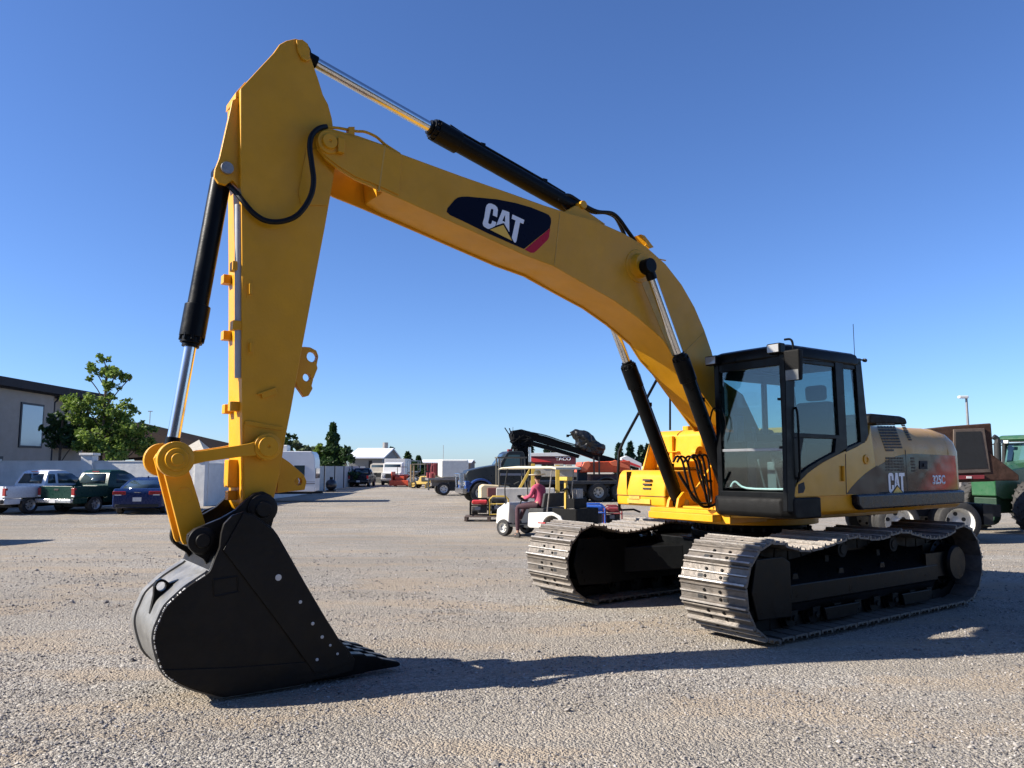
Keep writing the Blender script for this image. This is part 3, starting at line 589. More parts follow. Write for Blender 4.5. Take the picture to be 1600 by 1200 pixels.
# ---------- tool box, fuel tank (far side front)
b = B()
tb = [(.94, 1.16), (.95, 1.35), (.90, 1.56), (.84, 1.62), (.10, 1.62), (.10, 1.16)]
b.py(tb, -1.45, -.56); tbx = part(b, 'toolbox', YEL, bevel=.03, seg=3)
b = B(); b.b2(.90, .957, -1.455, -.555, 1.288, 1.294); b.b2(.80, .955, -1.24, -1.236, 1.30, 1.60); b.build('lid_gap', DARK, tbx)
b = B(); b.box((.944, -1.02, 1.22), (.03, .42, .06)); b.box((.944, -1.10, 1.26), (.03, .20, .05)); b.build('step_recess', YELW, tbx)
b = B(); 
for i in range(3): b.box((.94, -.87, 1.385+i*.055), (.03, .14, .022))
b.build('vent_slot', DARK, tbx)
b = B(); tk = [(.30, 1.62), (.27, 2.10), (.20, 2.16), (-.95, 2.16), (-.95, 1.16), (.10, 1.16), (.10, 1.62)]
b.py(tk, -1.40, -.52); tank = part(b, 'fuel_tank', YEL, bevel=.035, seg=3)
b = B(); b.py([(.30, 1.62), (.27, 2.10), (.34, 2.05), (.52, 1.62)], -1.40, -1.36); b.b2(.30, .52, -1.10, -.55, 1.66, 1.74); b.b2(.28, .33, -1.05, -1.0, 1.74, 2.08); b.cyl((.05, -.95, 2.15), (.05, -.95, 2.22), .08); b.b2(.15, .34, -1.3, -.9, 1.86, 1.875); b.build('tank_bracket', YEL, tank, bevel=.006)
b = B(); b.rev((.45, -.42, 1.83), (0, 1, 0), [(-.05, .10), (.02, .10), (.02, .045), (-.03, .045)], 20); b.build('lift_eye', YEL, tank, bevel=.005)
b = B(); q = S([(968, 797), (966, 740), (967, 706), (975, 688), (1028, 590)], -1.5); b.tube([(x, -1.5, z) for x, z in q], .020, sub=1); q = S([(968, 797), (990, 796), (1000, 800)], -1.5); b.tube([(x, -1.5, z) for x, z in q], .014, sub=1)
q = S([(1047, 672), (1047, 614)], -1.0); b.tube([(x, -1.0, z) for x, z in q], .014, sub=1)
part(b, 'handrail', BLK)
# ---------- boom
YB = .27
top = [(497, 232), (495, 222), (497, 210), (504, 203), (515, 200), (530, 204), (560, 212), (597, 225), (625, 240), (660, 253), (720, 275), (760, 289), (800, 303), (850, 321), (885, 332), (930, 345), (975, 365), (1010, 386), (1040, 413), (1065, 445), (1085, 480), (1100, 515), (1112, 550), (1122, 590)]
low_near = [(1138, 672), (1110, 633), (1089, 604), (1071, 578), (1052, 557), (1035, 530), (997, 497), (960, 470), (910, 442), (865, 416), (820, 399), (730, 358), (628, 312), (601, 300), (575, 289), (556, 281), (530, 265), (510, 250)]
T_ = S(top, YB); Lw = S(low_near, YB)
foot = [(.42, 2.55), (.12, 2.12), (.05, 2.06), (-.05, 1.97), (-.02, 1.90), (.06, 1.88), (.14, 1.92), (.45, 2.12)]
outline = T_+foot+Lw
b = B()
b.py(outline, YB-.03, YB); b.py(outline, -YB, -YB+.03)
ci = 9
Tb = S([(600, 230), (625, 243), (660, 256), (720, 278), (760, 292), (800, 306), (850, 324), (885, 335), (930, 348), (975, 368), (1009, 389), (1038, 415), (1062, 447), (1082, 482), (1097, 516), (1109, 551), (1119, 591)], YB)
Lb = S([(1135, 665), (1107, 630), (1086, 601), (1068, 575), (1050, 553), (1034, 527), (996, 494), (959, 467), (909, 439), (865, 413), (820, 396), (730, 355), (630, 309), (607, 295)], YB)
b.py(Tb+[(.44, 2.52), (.16, 2.12), (.18, 1.96), (.46, 2.16)]+Lb, -YB+.028, YB-.028)
# flange lips of top and bottom plates
boom = part(b, 'boom', YEL, bevel=.006)
def ribbon(b, pts, y0, y1, t):
    """a plate that follows a traced edge"""
    P = [Vector((x, 0, z)) for x, z in pts]; n = len(P); off = []
    for i in range(n):
        d = (P[min(i+1, n-1)]-P[max(i-1, 0)]).normalized(); off.append(Vector((-d.z, 0, d.x))*t)
    secs = [[(P[i].x, y0, P[i].z), (P[i].x, y1, P[i].z), (P[i].x+off[i].x, y1, P[i].z+off[i].z), (P[i].x+off[i].x, y0, P[i].z+off[i].z)] for i in range(n)]
    b.loft(secs)
b = B(); ribbon(b, S(top[7:], YB-.01), -YB+.01, YB-.01, .014); b.build('top_plate', YEL, boom)
b = B(); q = S([(556, 215), (597, 226), (628, 243), (624, 305), (601, 294), (575, 283), (556, 276), (530, 260), (512, 246), (500, 234), (499, 214), (512, 204), (530, 207)], YB+.012)
b.py(q, YB-.001, YB+.012); b.py(q, -YB-.012, -YB+.001); b.build('nose_plate', YEL, boom, bevel=.004)
np_ = side(514, 222, YB+.02)
b = B(); b.rev((np_[0], YB+.010, np_[1]), (0, 1, 0), [(0, .105), (.018, .10), (.018, .068), (.045, .064), (.045, .012), (.035, .010), (.035, 0)], 32); b.cyl((np_[0], -YB-.04, np_[1]), (np_[0], YB, np_[1]), .06); b.box((np_[0]-.10, YB+.035, np_[1]-.015), (.06, .045, .13)); b.build('nose_pin', YEL, boom, bevel=.005)
lp = side(1000, 415, YB+.03)
b = B(); b.rev((lp[0], YB-.002, lp[1]), (0, 1, 0), [(0, .19), (.012, .185), (.016, .14), (.05, .125), (.10, .12), (.10, .0)], 36); b.build('cylinder_boss', YEL, boom, bevel=.004); b = B(); b.rev((lp[0], -YB+.002, lp[1]), (0, -1, 0), [(0, .19), (.012, .185), (.016, .14), (.10, .12), (.10, .0)], 36); b.build('cylinder_boss', YEL, boom, bevel=.004)
# cover plates and weld seams on the boom side
b = B(); q = S([(600, 228), (602, 228), (592, 300), (590, 299)], YB+.0); b.py(q, YB, YB+.013); b.build('weld_seam', YELW, boom); b = B()
q = S([(1000, 437), (1014, 440), (1062, 560), (1050, 556)], YB+.0); b.py(q, YB, YB+.004)
b.build('weld_seam', YELW, boom)
for (x0, y0), (x1, y1) in (((875, 332), (866, 414)), ((1100, 520), (1060, 560))):
    b = B(); (xa, za), (xb, zb) = S([(x0, y0), (x1, y1)], YB); b.cyl((xa, YB, za), (xb, YB, zb), .006, n=6); b.build('weld_seam', YELW, boom)
# decal on the boom
pts = z3([(793, 903), (797, 885), (835, 840), (850, 830), (870, 825), (900, 824), (1050, 838), (1150, 857), (1230, 880), (1300, 908), (1325, 920), (1336, 938), (1336, 960), (1330, 988), (1195, 1097), (1000, 1012), (900, 962), (810, 920)], 460, 60, 3.3333)
b = B(); b.py(S(pts, YB), YB-.002, YB+.003); dec = b.build('boom_decal', NAVY, boom, smooth=False)
pts = z3([(1332, 988), (1325, 1035), (1318, 1050), (1262, 1105), (1248, 1116), (1232, 1117), (1200, 1100)], 460, 60, 3.3333)
b = B(); b.py(S(pts, YB), YB-.002, YB+.003); b.build('red_stripe', RED, dec, smooth=False)
g = lambda pts: [(680+x/8, 290+y/8) for x, y in pts]
def bl(pts, l=.003): return [(x, YB+l, z) for x, z in S(g(pts), YB+l)]
b = B()
Cc = [(592, 470), (612, 400), (630, 280), (642, 245), (665, 225), (700, 225), (745, 245), (775, 275), (782, 305), (772, 395), (718, 372), (728, 300), (704, 288), (694, 300), (660, 462), (668, 478), (690, 484), (704, 470), (712, 438), (762, 460), (750, 505), (680, 545), (655, 540), (612, 515), (596, 495)]
b.pr(bl(Cc), (0, .003, 0))
b.pr(bl([(760, 500), (840, 303), (885, 318), (868, 372), (838, 440), (864, 452), (862, 472), (848, 470), (800, 485)]), (0, .003, 0))
b.pr(bl([(885, 318), (925, 335), (924, 580), (876, 500), (862, 472), (864, 452), (872, 456), (874, 374), (868, 372)]), (0, .003, 0))
b.pr(bl([(965, 362), (1112, 430), (1100, 480), (1058, 462), (1015, 690), (1003, 714), (985, 708), (955, 665), (958, 640), (1003, 436), (955, 414)]), (0, .003, 0))
b.build('logo_letter', DWHT, dec, smooth=False)
b = B(); b.pr(bl([(662, 548), (850, 468), (985, 708)], .0062), (0, .002, 0)); b.build('logo_outline', NAVY, dec, smooth=False)
b = B(); b.pr(bl([(682, 551), (850, 492), (962, 690)], .0085), (0, .002, 0)); b.build('logo_triangle', DYEL, dec, smooth=False)
# hard line (yellow) and hose over the boom nose, hoses on the boom top
def pl(pts, y): return [(side(a_, b_, yy)[0], yy, side(a_, b_, yy)[1]) for (a_, b_), yy in zip(pts, y if isinstance(y, (list, tuple)) else [y]*len(pts))]
b = B(); b.tube(pl([(508, 199), (528, 200), (556, 205), (570, 206), (588, 214), (602, 226), (625, 241)], YB-.03), .013); q = S([(543, 200), (552, 200), (552, 214), (543, 212)], YB-.03); b.py(q, YB-.06, YB+.0)
b.build('hydraulic_line', YEL, boom)
b = B(); b.tube(pl([(510, 198), (498, 201), (487, 212), (484, 230), (487, 255), (490, 280), (487, 302), (477, 322), (462, 338), (440, 346), (416, 345), (396, 333), (381, 316), (368, 300), (352, 284)], [.26, .28, .30, .31, .32, .32, .32, .31, .30, .28, .26, .24, .22, .16, .08]), .023, n=10); b.build('hydraulic_hose', HOSE, boom)
b = B()
b.tube(pl([(870, 312), (880, 306), (890, 306), (903, 314), (920, 325), (935, 331), (955, 333), (967, 342), (980, 360), (993, 378)], .06), .023); b.tube(pl([(905, 318), (925, 331), (945, 332), (960, 338), (968, 350), (976, 368)], -.06), .023)
b.tube(pl([(860, 300), (866, 304), (880, 322), (890, 331)], .05), .014)
b.build('hydraulic_hose', HOSE, boom)
b = B(); q = S([(990, 370), (996, 372), (1010, 390), (1004, 392)], 0); b.py(q, -.1, .12); b.tube(pl([(1007, 386), (1012, 378), (1013, 376)], .1), .008, sub=1); b.tube(pl([(1030, 405), (1040, 407)], .1), .008, sub=1); b.build('hose_clamp', YEL, boom)
# far-side lift hoses by the boom foot
b = B()
for dx_, y_ in ((0, .22), (12, .10), (34, -.02), (45, -.14)):
    b.tube(pl([(1052+dx_*.5, 722), (1058+dx_*.5, 713), (1066+dx_*.6, 720), (1072+dx_*.6, 745), (1080+dx_*.7, 775), (1092+dx_*.4, 786), (1110, 786)], y_), .014)
for k in range(3): b.tube(pl([(1080+k*8, 716), (1083+k*8, 711), (1090+k*8, 716), (1098+k*6, 748), (1104+k*4, 780), (1108, 790)], .30-.05*k), .014)
b.tube(pl([(1060, 738), (1068, 752), (1085, 778), (1100, 792), (1118, 788)], .30), .017); b.tube(pl([(1092, 735), (1104, 750), (1112, 752)], .2), .015)
part(b, 'foot_hoses', HOSE)
# lug for the arm cylinder
ac1 = side(897, 326, 0); ac0 = side(468, 84, 0)
b = B()
for y in (-.13, .13): b.py(S([(880, 332), (897, 322), (905, 322), (915, 330), (945, 351), (900, 345)], y), y-.018, y+.018)
b.cyl((ac1[0], -.17, ac1[1]), (ac1[0], .17, ac1[1]), .045); b.build('cylinder_lug', YEL, boom, bevel=.005)
# ---------- hydraulic cylinders
def ram(name, a, c, hd, rb, rr, y, eye=.09, extra=True):
    """a = barrel foot, c = rod eye, hd = where the barrel head sits (0..1 from foot to rod)"""
    a = Vector((a[0], y, a[1])); c = Vector((c[0], y, c[1])); d = (c-a).normalized(); h = a+(c-a)*hd
    b = B(); b.cyl(a+d*.06, h, rb, n=28); b.cyl(h-d*.28, h-d*.02, rb*1.22, n=28); b.cyl(h-d*.02, h+d*.03, rb*1.05, n=28); b.cyl(h+d*.03, h+d*.06, rb*.82, n=24)
    for i in range(10):
        t = 2*PI*i/10; u = d.orthogonal().normalized(); w_ = d.cross(u); o = (u*math.cos(t)+w_*math.sin(t))*rb*1.07; b.cyl(h-d*.05+o, h+d*.012+o, .014, n=6)
    b.cyl((a.x, y-rb*.8, a.z), (a.x, y+rb*.8, a.z), eye, n=24)
    if extra:
        u = d.cross(Vector((0, 1, 0))).normalized()
        b.tube([a+d*.16+u*(rb+.018), a+d*.5+u*(rb+.028), h-d*.3+u*(rb+.028), h-d*.15+u*(rb+.04)], .016, sub=1)
        for f_ in (.25, .7): b.box(a+(h-a)*f_+u*(rb+.022), (.06, .05, .05))
    cy = part(b, name, BLK, bevel=.004)
    b = B(); b.cyl(h, c-d*eye*.8, rr, n=28); rod = b.build('rod', CHR, cy)
    b = B(); b.cyl((c.x, y-rb*.75, c.z), (c.x, y+rb*.75, c.z), eye, n=28); b.cyl(c-d*eye*1.9, c-d*eye*.6, rr*1.15, n=20); b.build('rod_eye', BLK, cy, bevel=.006)
    return cy
ram('arm_cylinder', ac1, ac0, .565, .090, .052, 0, .085)
b1 = side(347, 272, 0); b0 = side(266, 712, 0)
ram('bucket_cylinder', b1, b0, .605, .080, .048, 0, .075, False)
for s_ in (1, -1):
    c_ = side(1012, 416, .42); fd = (.854, 1.222)
    d_ = math.dist(fd, c_); ram('boom_cylinder', fd, c_, .628, .080, .050, s_*.42, .082)
# ---------- arm
YA = .20
af = [(376, 138), (400, 112), (428, 82), (437, 69), (448, 63), (462, 60), (476, 64), (483, 73), (485, 88), (497, 122), (505, 148), (513, 163), (519, 185), (523, 215), (524, 262), (519, 292), (508, 355), (490, 450), (472, 545), (455, 640), (445, 690), (437, 742), (430, 772), (424, 792), (412, 804), (396, 804), (384, 796), (379, 785), (379, 745), (378, 600), (378, 400), (377, 300), (376, 230)]
P_ = S(af, YA)
b = B(); b.py(P_, -YA, YA); arm = part(b, 'arm', YEL, bevel=.008)
b = B(); tp = side(470, 84, YA); q = S([(462, 64), (471, 63), (480, 70), (483, 80), (483, 94), (478, 97), (470, 93), (464, 80)], YA); b.py(q, YA-.001, YA+.022); b.cyl((tp[0]-.02, YA+.01, tp[1]-.04), (tp[0]-.02, YA+.03, tp[1]-.04), .02, n=10); b.build('pin_keeper', YEL, arm, bevel=.006)
# bracket horns for the bucket cylinder on the arm's front
for y in (-.125, .125):
    b = B(); q = S([(378, 150), (362, 158), (360, 168), (342, 248), (335, 266), (334, 277), (341, 287), (352, 290), (362, 283), (378, 300)], y); b.py(q, y-.020, y+.020); b.build('cylinder_bracket', YEL, arm, bevel=.006)
b = B(); q = S([(376, 138), (361, 155), (360, 166), (378, 150)], 0); b.py(q, -.145, .145)
b.build('bracket_web', YEL, arm, bevel=.004); b = B(); q = S([(378, 248), (352, 250), (352, 254), (378, 252)], 0); b.py(q, -.11, .11); b.build('bracket_web', YEL, arm, bevel=.004)
b = B(); b.cyl((b1[0], -.17, b1[1]), (b1[0], .17, b1[1]), .05, n=20); b.build('bracket_pin', STEEL, arm, bevel=.004)
# lifting hook bracket at the rear edge
hk = z3([(795, 640), (820, 637), (850, 640), (878, 655), (888, 682), (880, 722), (884, 738), (864, 788), (856, 820), (861, 832), (842, 866), (822, 872), (786, 822), (780, 800)], 200, 330, 3)
b = B(); h1 = side(200+857/3, 330+684/3, 0); h2 = side(200+833/3, 330+780/3, 0)
b.py(keyhole(S(hk, 0), [(h1[0], h1[1], .045), (h2[0], h2[1], .034)]), -.03, .03); b.build('hook_bracket', YEL, arm, bevel=.006)
b = B()                                                         # lugs and a cover plate on the near side of the arm
for cx, cy, w_, h_, r_ in ((390, 452, 5, 14, 0), (391, 543, 5, 12, 0)):
    b = B(); q = S([(cx-w_, cy-h_), (cx+w_, cy-h_), (cx+w_, cy+h_), (cx-w_, cy+h_)], YA); b.py(q, YA-.001, YA+.004); q = S([(cx-2, cy-h_*.6), (cx+2, cy-h_*.6), (cx+2, cy+h_*.6), (cx-2, cy+h_*.6)], YA); b.py(q, YA, YA+.03); b.build('arm_lug', YEL, arm, bevel=.003)
b = B(); q = S(z3([(620, 850), (690, 830), (698, 855), (628, 880)], 200, 330, 3), YA); b.py(q, YA-.001, YA+.016); q = S(z3([(604, 856), (690, 826), (692, 832), (608, 862)], 200, 330, 3), YA); b.py(q, YA-.001, YA+.022)
b.build('arm_lug', YEL, arm, bevel=.003)
b = B(); q = S(z3([(548, 985), (560, 982), (722, 1012), (722, 1030), (548, 1003)], 200, 330, 3), YA); b.py(q, YA-.001, YA+.014)
q = S([(381, 662), (441, 672), (435, 742), (428, 770), (419, 790), (408, 797), (395, 797), (384, 790), (381, 770)], YA); b.py(q, YA-.001, YA+.008); b.py(q, -YA-.008, -YA+.001); b.build('reinforcing_plate', YEL, arm, bevel=.003)
b = B(); q = S([(478, 235), (500, 232), (512, 262), (521, 275), (512, 322), (470, 320), (466, 300)], YA); b.py(q, YA-.001, YA+.010); b.build('pivot_plate', YEL, arm, bevel=.004)
b = B(); q = S([(432, 712), (447, 722), (470, 742), (474, 752), (471, 765), (428, 770)], 0)
lh_ = side(461, 752, 0); b.py(keyhole(q, [(lh_[0], lh_[1], .032)]), -.16, -.10); b.py(keyhole(q, [(lh_[0], lh_[1], .032)]), .02, .08); b.build('tow_lug', YEL, arm, bevel=.004)
b = B(); fe = [(x, z) for x, z in S([(378, 318), (378, 590)], YA)]; b.tube([(fe[0][0]+.012, YA-.05, fe[0][1]), (fe[1][0]+.012, YA-.05, fe[1][1])], .030, sub=1, n=12); b.build('pale_tube', mat('pale grey tube', (.34, .35, .37), .4), arm)  # pale grey tube along the arm's front edge
for py_, y_ in ((425, -.14), (415, .13), (516, -.14), (508, .14), (636, -.1), (634, .08), (800-25, 0)):
    b = B(); x_, z_ = side(378, py_, YA); b.box((x_+.03, y_, z_), (.07, .09, .075)); b.build('pipe_clamp', YEL, arm, bevel=.006)
x_, z_ = side(378, 740, YA); b = B(); b.box((x_+.03, .02, z_), (.09, .12, .22)); b.build('stop_block', YEL, arm, bevel=.01)
# ---------- bucket linkage
def zl(pts): return [(220+x/6, 680+y/6) for x, y in pts]
YL = .255
c1 = side(*zl([(322, 225)])[0], YL); c2 = side(*zl([(1182, 108)])[0], YL)
for s_ in (1, -1):
    b = B()
    q = S(zl([(300, 145), (345, 138), (400, 148), (470, 152), (560, 148), (900, 98), (1010, 78), (1060, 62), (1100, 38), (1160, 22), (1215, 40), (1245, 85), (1240, 140), (1200, 180), (1130, 186), (950, 200), (600, 248), (430, 288), (390, 310), (300, 320), (240, 290), (225, 230), (245, 175)]), YL)
    y0 = s_*YL; b.py(q, y0-.025, y0+.025)
    b.rev((c1[0], y0-.0, c1[1]), (0, s_, 0), [(-.03, .13), (.035, .13), (.045, .11), (.045, .085), (.07, .08), (.07, .045), (.095, .042), (.095, 0)], 32)
    b.rev((c2[0], y0-.0, c2[1]), (0, s_, 0), [(-.03, .105), (.035, .105), (.04, .08), (.055, .078), (.055, .012), (.045, .01), (.045, 0)], 32)
    part(b, 'tipping_link', YEL, bevel=.005)
b = B(); b.cyl((c1[0], -YL, c1[1]), (c1[0], YL, c1[1]), .045); b.cyl((c2[0], -YL-.03, c2[1]), (c2[0], YL+.03, c2[1]), .05); part(b, 'link_pin', STEEL)
YK = .125
q = S(zl([(180, 215), (205, 170), (250, 140), (330, 130), (390, 165), (420, 240), (600, 830), (590, 870), (430, 1020), (400, 1025), (378, 990)]), YK)
for s_ in (1, -1):
    b = B(); b.py(q, s_*YK-.022 if s_ > 0 else -YK-.022, s_*YK+.022 if s_ > 0 else -YK+.022); mm = side(*zl([(398, 560)])[0], YK)
    b.rev((mm[0], s_*YK, mm[1]), (0, s_, 0), [(.0, .060), (.026, .060), (.028, .045), (.024, .0)], 24)
    part(b, 'bucket_link', YEL, bevel=.005)
qb = S(zl([(330, 380), (440, 380), (520, 640), (560, 830), (470, 960), (430, 900)]), 0); b = B(); b.py(qb, -.11, .11); part(b, 'link_web', YEL)
# ---------- bucket
YQ = .43
bk = lambda pts: [(180+x/3, 700+y/3) for x, y in pts]
c_side = [(735, 375), (760, 408), (880, 620), (980, 790), (1050, 900), (1085, 935), (1120, 990), (1110, 1040), (1000, 1072), (930, 1085), (860, 1112), (760, 1140), (680, 1155), (560, 1168), (510, 1166), (470, 1160), (350, 1125), (260, 1080), (225, 1045), (205, 1000), (188, 940), (182, 890), (190, 845), (205, 810), (235, 745), (285, 695), (330, 655), (400, 608), (440, 578), (465, 520), (488, 465), (495, 400), (508, 355), (548, 315), (600, 298), (645, 310)]
def catmull(P, k=3):
    Q = []
    for i in range(len(P)-1):
        p0, p1, p2, p3 = [Vector(P[min(max(j, 0), len(P)-1)]) for j in (i-1, i, i+1, i+2)]
        for a in range(k):
            t = a/k; v = .5*((2*p1)+(p2-p0)*t+(2*p0-5*p1+4*p2-p3)*t*t+(3*p1-p0-3*p2+p3)*t**3); Q.append((v.x, v.y))
    return Q+[tuple(P[-1])]
SQ = S(bk(c_side), YQ); curve = [(x, max(z, .012)) for x, z in catmull(SQ[9:30])]; SQ = [(x, max(z, .012)) for x, z in SQ[:9]]+curve+SQ[30:]
for s_ in (1, -1):
    b = B(); b.py(SQ, s_*YQ-.018, s_*YQ+.018)
    sp1 = b.build('bucket_side', BKT, None, bevel=.004)
    if s_ == 1: near_plate = sp1
    else: far_plate = sp1
# the shell follows lip -> heel -> back -> top
P = [Vector((x, 0, z)) for x, z in curve]; n = len(P); inn = []
cen = sum(P, Vector())/n
b = B(); 
off = []
for i in range(n):
    d = (P[min(i+1, n-1)]-P[max(i-1, 0)]).normalized(); nn_ = Vector((-d.z, 0, d.x))
    if nn_.dot(cen-P[i]) < 0: nn_ = -nn_
    off.append(P[i]+nn_*.03)
b.loft([[(P[i].x, -.415, P[i].z), (P[i].x, .415, P[i].z), (off[i].x, .415, off[i].z), (off[i].x, -.415, off[i].z)] for i in range(n)])
bucket = part(b, 'bucket', SHELL, ang=60)
near_plate.parent = bucket; far_plate.parent = bucket
# top of the shell up to the ears, cross tube
b = B(); q = S(bk([(440, 578), (470, 500), (560, 470), (640, 470), (735, 380), (760, 408), (640, 560), (520, 560)]), YQ); b.py(q, -.413, .413); b.build('bucket_top', BKT, bucket, bevel=.01)
# wear strips riding the shell
for y0, y1 in ((.31, .412), (-.412, -.31)):
    b = B(); b.loft([[(P[i].x-(off[i].x-P[i].x)*.5, y0, P[i].z-(off[i].z-P[i].z)*.5), (P[i].x-(off[i].x-P[i].x)*.5, y1, P[i].z-(off[i].z-P[i].z)*.5), (P[i].x, y1, P[i].z), (P[i].x, y0, P[i].z)] for i in range(2, n-3)]); b.build('wear_strip', SHELL, bucket)
# reinforcement plates on the near side
b = B(); q = S(bk([(505, 478), (600, 305), (640, 315), (732, 380), (878, 622), (978, 792), (1048, 902), (1080, 938), (1100, 1000), (985, 1050), (930, 1052), (750, 800)]), YQ+.02); b.py(q, YQ+.016, YQ+.034)
q = S(bk([(225, 1040), (560, 1028), (930, 1000), (975, 1050), (1000, 1068), (860, 1108), (680, 1150), (510, 1160), (350, 1120), (260, 1075)]), YQ+.02); b.py([(x, max(z, .02)) for x, z in q], YQ+.016, YQ+.028)
b.build('side_reinforcement', BKT, bucket, bevel=.003)
b = B()
for (x0, y0), (x1, y1) in (((460, 618), (572, 600)), ((572, 600), (578, 672)), ((578, 672), (465, 695)), ((465, 695), (460, 618))):
    (xa, za), (xb, zb) = S(bk([(x0, y0), (x1, y1)]), YQ+.02); b.tube([(xa, YQ+.018, za), (xb, YQ+.018, zb)], .007, sub=1, n=6)
b.build('maker_frame', BKT, bucket)
b = B()
for x, y, r in ((765, 607, .024), (868, 722, .013), (926, 823, .013), (970, 886, .013), (1008, 925, .010), (946, 992, .012), (1042, 965, .010)):
    q = side(*bk([(x, y)])[0], YQ+.035); b.rev((q[0], YQ+.026, q[1]), (0, 1, 0), [(0, r), (.011, r), (.013, r*.5), (.010, 0)], 14)
b.build('side_bolt', mat('bright bolt', (.55, .54, .52), .45, .2), bucket)
b = B(); rnd = random.Random(8)                                # paint chipped to bright steel along the rim of the near plate
k0, k1 = int(len(curve)*.38), int(len(curve)*.92)
for i in range(k0, k1):
    for j in range(3):
        if rnd.random() < .55:
            t0 = j/3; t1 = t0+rnd.uniform(.12, .33); p_, q_ = curve[i], curve[i+1]
            f_ = lambda t: (p_[0]+(q_[0]-p_[0])*t, YQ+.013, p_[1]+(q_[1]-p_[1])*t)
            b.tube([f_(t0), f_(t1)], rnd.uniform(.0045, .008), sub=1, n=5)
ob = b.build('edge_wear', mat('bright bolt', (.55, .54, .52), .45, .2), bucket); ob['kind'] = 'stuff'
# ears
ear = [(335, 430), (338, 405), (370, 378), (440, 350), (500, 325), (560, 290), (612, 240), (650, 210), (690, 203), (728, 222), (746, 262), (745, 310), (725, 382), (640, 460), (520, 480), (470, 520), (452, 545), (445, 575), (410, 520), (375, 500), (345, 470)]
YE = .285
bp_ = side(*bk([(685, 285)])[0], YE); lk = side(*bk([(402, 432)])[0], YE)
for s_ in (1, -1):
    b = B(); b.py(S(bk(ear), YE), s_*YE-.025, s_*YE+.025)
    for c, r in ((bp_, .115), (lk, .10)): b.rev((c[0], s_*YE, c[1]), (0, s_, 0), [(0, r), (.045, r), (.05, r*.9), (.05, r*.55), (.075, r*.5), (.075, 0)], 28)
    b.build('bucket_ear', BKT, bucket, bevel=.005)
b = B(); b.cyl((bp_[0], -YE, bp_[1]), (bp_[0], YE, bp_[1]), .08, n=24); b.cyl((lk[0], -YE, lk[1]), (lk[0], YE, lk[1]), .075, n=24); b.build('bucket_pin', BLK, bucket)
# lifting eye on the back of the shell
lug = [(150, 820), (178, 690), (180, 645), (192, 622), (212, 612), (235, 618), (252, 632), (345, 598), (300, 645), (225, 705), (185, 760)]
le = side(*bk([(213, 647)])[0], .08)
b = B(); b.py(keyhole(S(bk(lug), .08), [(le[0], le[1], .034)]), .05, .11); b.build('lifting_eye', BLK, bucket, bevel=.004)
# lip and teeth
lipx, lipz = S(bk([(1075, 1020)]), YQ)[0]
b = B(); b.py([(lipx+.35, .02), (lipx+.30, .07), (lipx-.02, .10), (lipx-.10, .075), (lipx-.10, .055), (lipx+.0, .02)], -.43, .43); b.build('bucket_lip', BLK, bucket, bevel=.006)
tipx, tipz = S(bk([(1325, 1022)]), .37)[0]
for i in range(4):
    y = .37-i*.247; b = B()
    def ring(x, z0, z1, w_): return [(x, y-w_, z0), (x, y+w_, z0), (x, y+w_, z1), (x, y-w_, z1)]
    b.loft([ring(lipx+.16, .01, .15, .045), ring(lipx-.02, .012, .185, .06), ring(lipx-.17, .015, .165, .058), ring(lipx-.20, .02, .145, .052)])
    b.loft([ring(lipx-.17, .022, .150, .056), ring(lipx-.28, .022, .132, .058), ring((tipx+lipx-.1)/2-.03, .022, .105, .056), ring(tipx+.03, .022, .065, .052), ring(tipx, .026, .048, .048)])
    b.build('tooth', BLK, bucket, bevel=.010)
# ================================================ THE YARD BEHIND
def wheel(parent, x, y, r, w_, side_=1, rim=None, rr=.6, deep=False, name='wheel', knob=0):
    b = B(); h = w_/2
    b.rev((x, y, r), (0, side_, 0), [(-h, r*rr*.9), (-h, r*.90), (-h*.85, r*.97), (-h*.6, r), (h*.6, r), (h*.85, r*.97), (h, r*.90), (h, r*rr)], 32, False)
    if knob:
        for i in range(knob):
            for s in (-1, 1):
                a = 2*PI*(i+.5*(s > 0))/knob
                c0 = Vector((x+math.cos(a)*r*1.0, y+s*h*.12, r+math.sin(a)*r*1.0)); a2 = a+.20; c1 = Vector((x+math.cos(a2)*r*.96, y+s*h*.98, r+math.sin(a2)*r*.96))
                b.cyl(c0, c1, r*.045, n=4)
    wl = b.build(name, RUB, parent)
    b = B(); rm = rim or mat('wheel rim silver', (.45, .45, .45), .35, .6)
    if deep: b.rev((x, y, r), (0, side_, 0), [(h*.45, 0), (h*.45, r*.15), (h*.1, r*.17), (h*.0, r*.20), (-h*.55, r*.26), (-h*.6, r*rr*.82), (h*.3, r*rr*.90), (h*.8, r*rr*.96), (h*1.02, r*rr*1.02), (h*.6, r*rr*1.04)], 32, False)
    else: b.rev((x, y, r), (0, side_, 0), [(h*.2, 0), (h*.55, 0), (h*.55, r*.16), (h*.25, r*.20), (h*.30, r*rr*.80), (h*.9, r*rr*.97), (h*1.0, r*rr*1.02), (h*.6, r*rr*1.04)], 28, False)
    o = b.build('rim', rm, wl)
    b = B()
    d0, d1, nh = (-.60, -.50, 5) if deep else (.26, .34, 6)
    for i in range(nh):
        a = 2*PI*i/nh+.3; b.cyl((x+math.cos(a)*r*rr*.58, y+side_*h*d0, r+math.sin(a)*r*rr*.58), (x+math.cos(a)*r*rr*.58, y+side_*h*d1, r+math.sin(a)*r*rr*.58), r*.075 if not deep else r*.10, n=10)
        if deep: b.build('rim_hole', DARK, wl); b = B()
    if not deep: b.build('rim_hole', DARK, wl)
    return wl
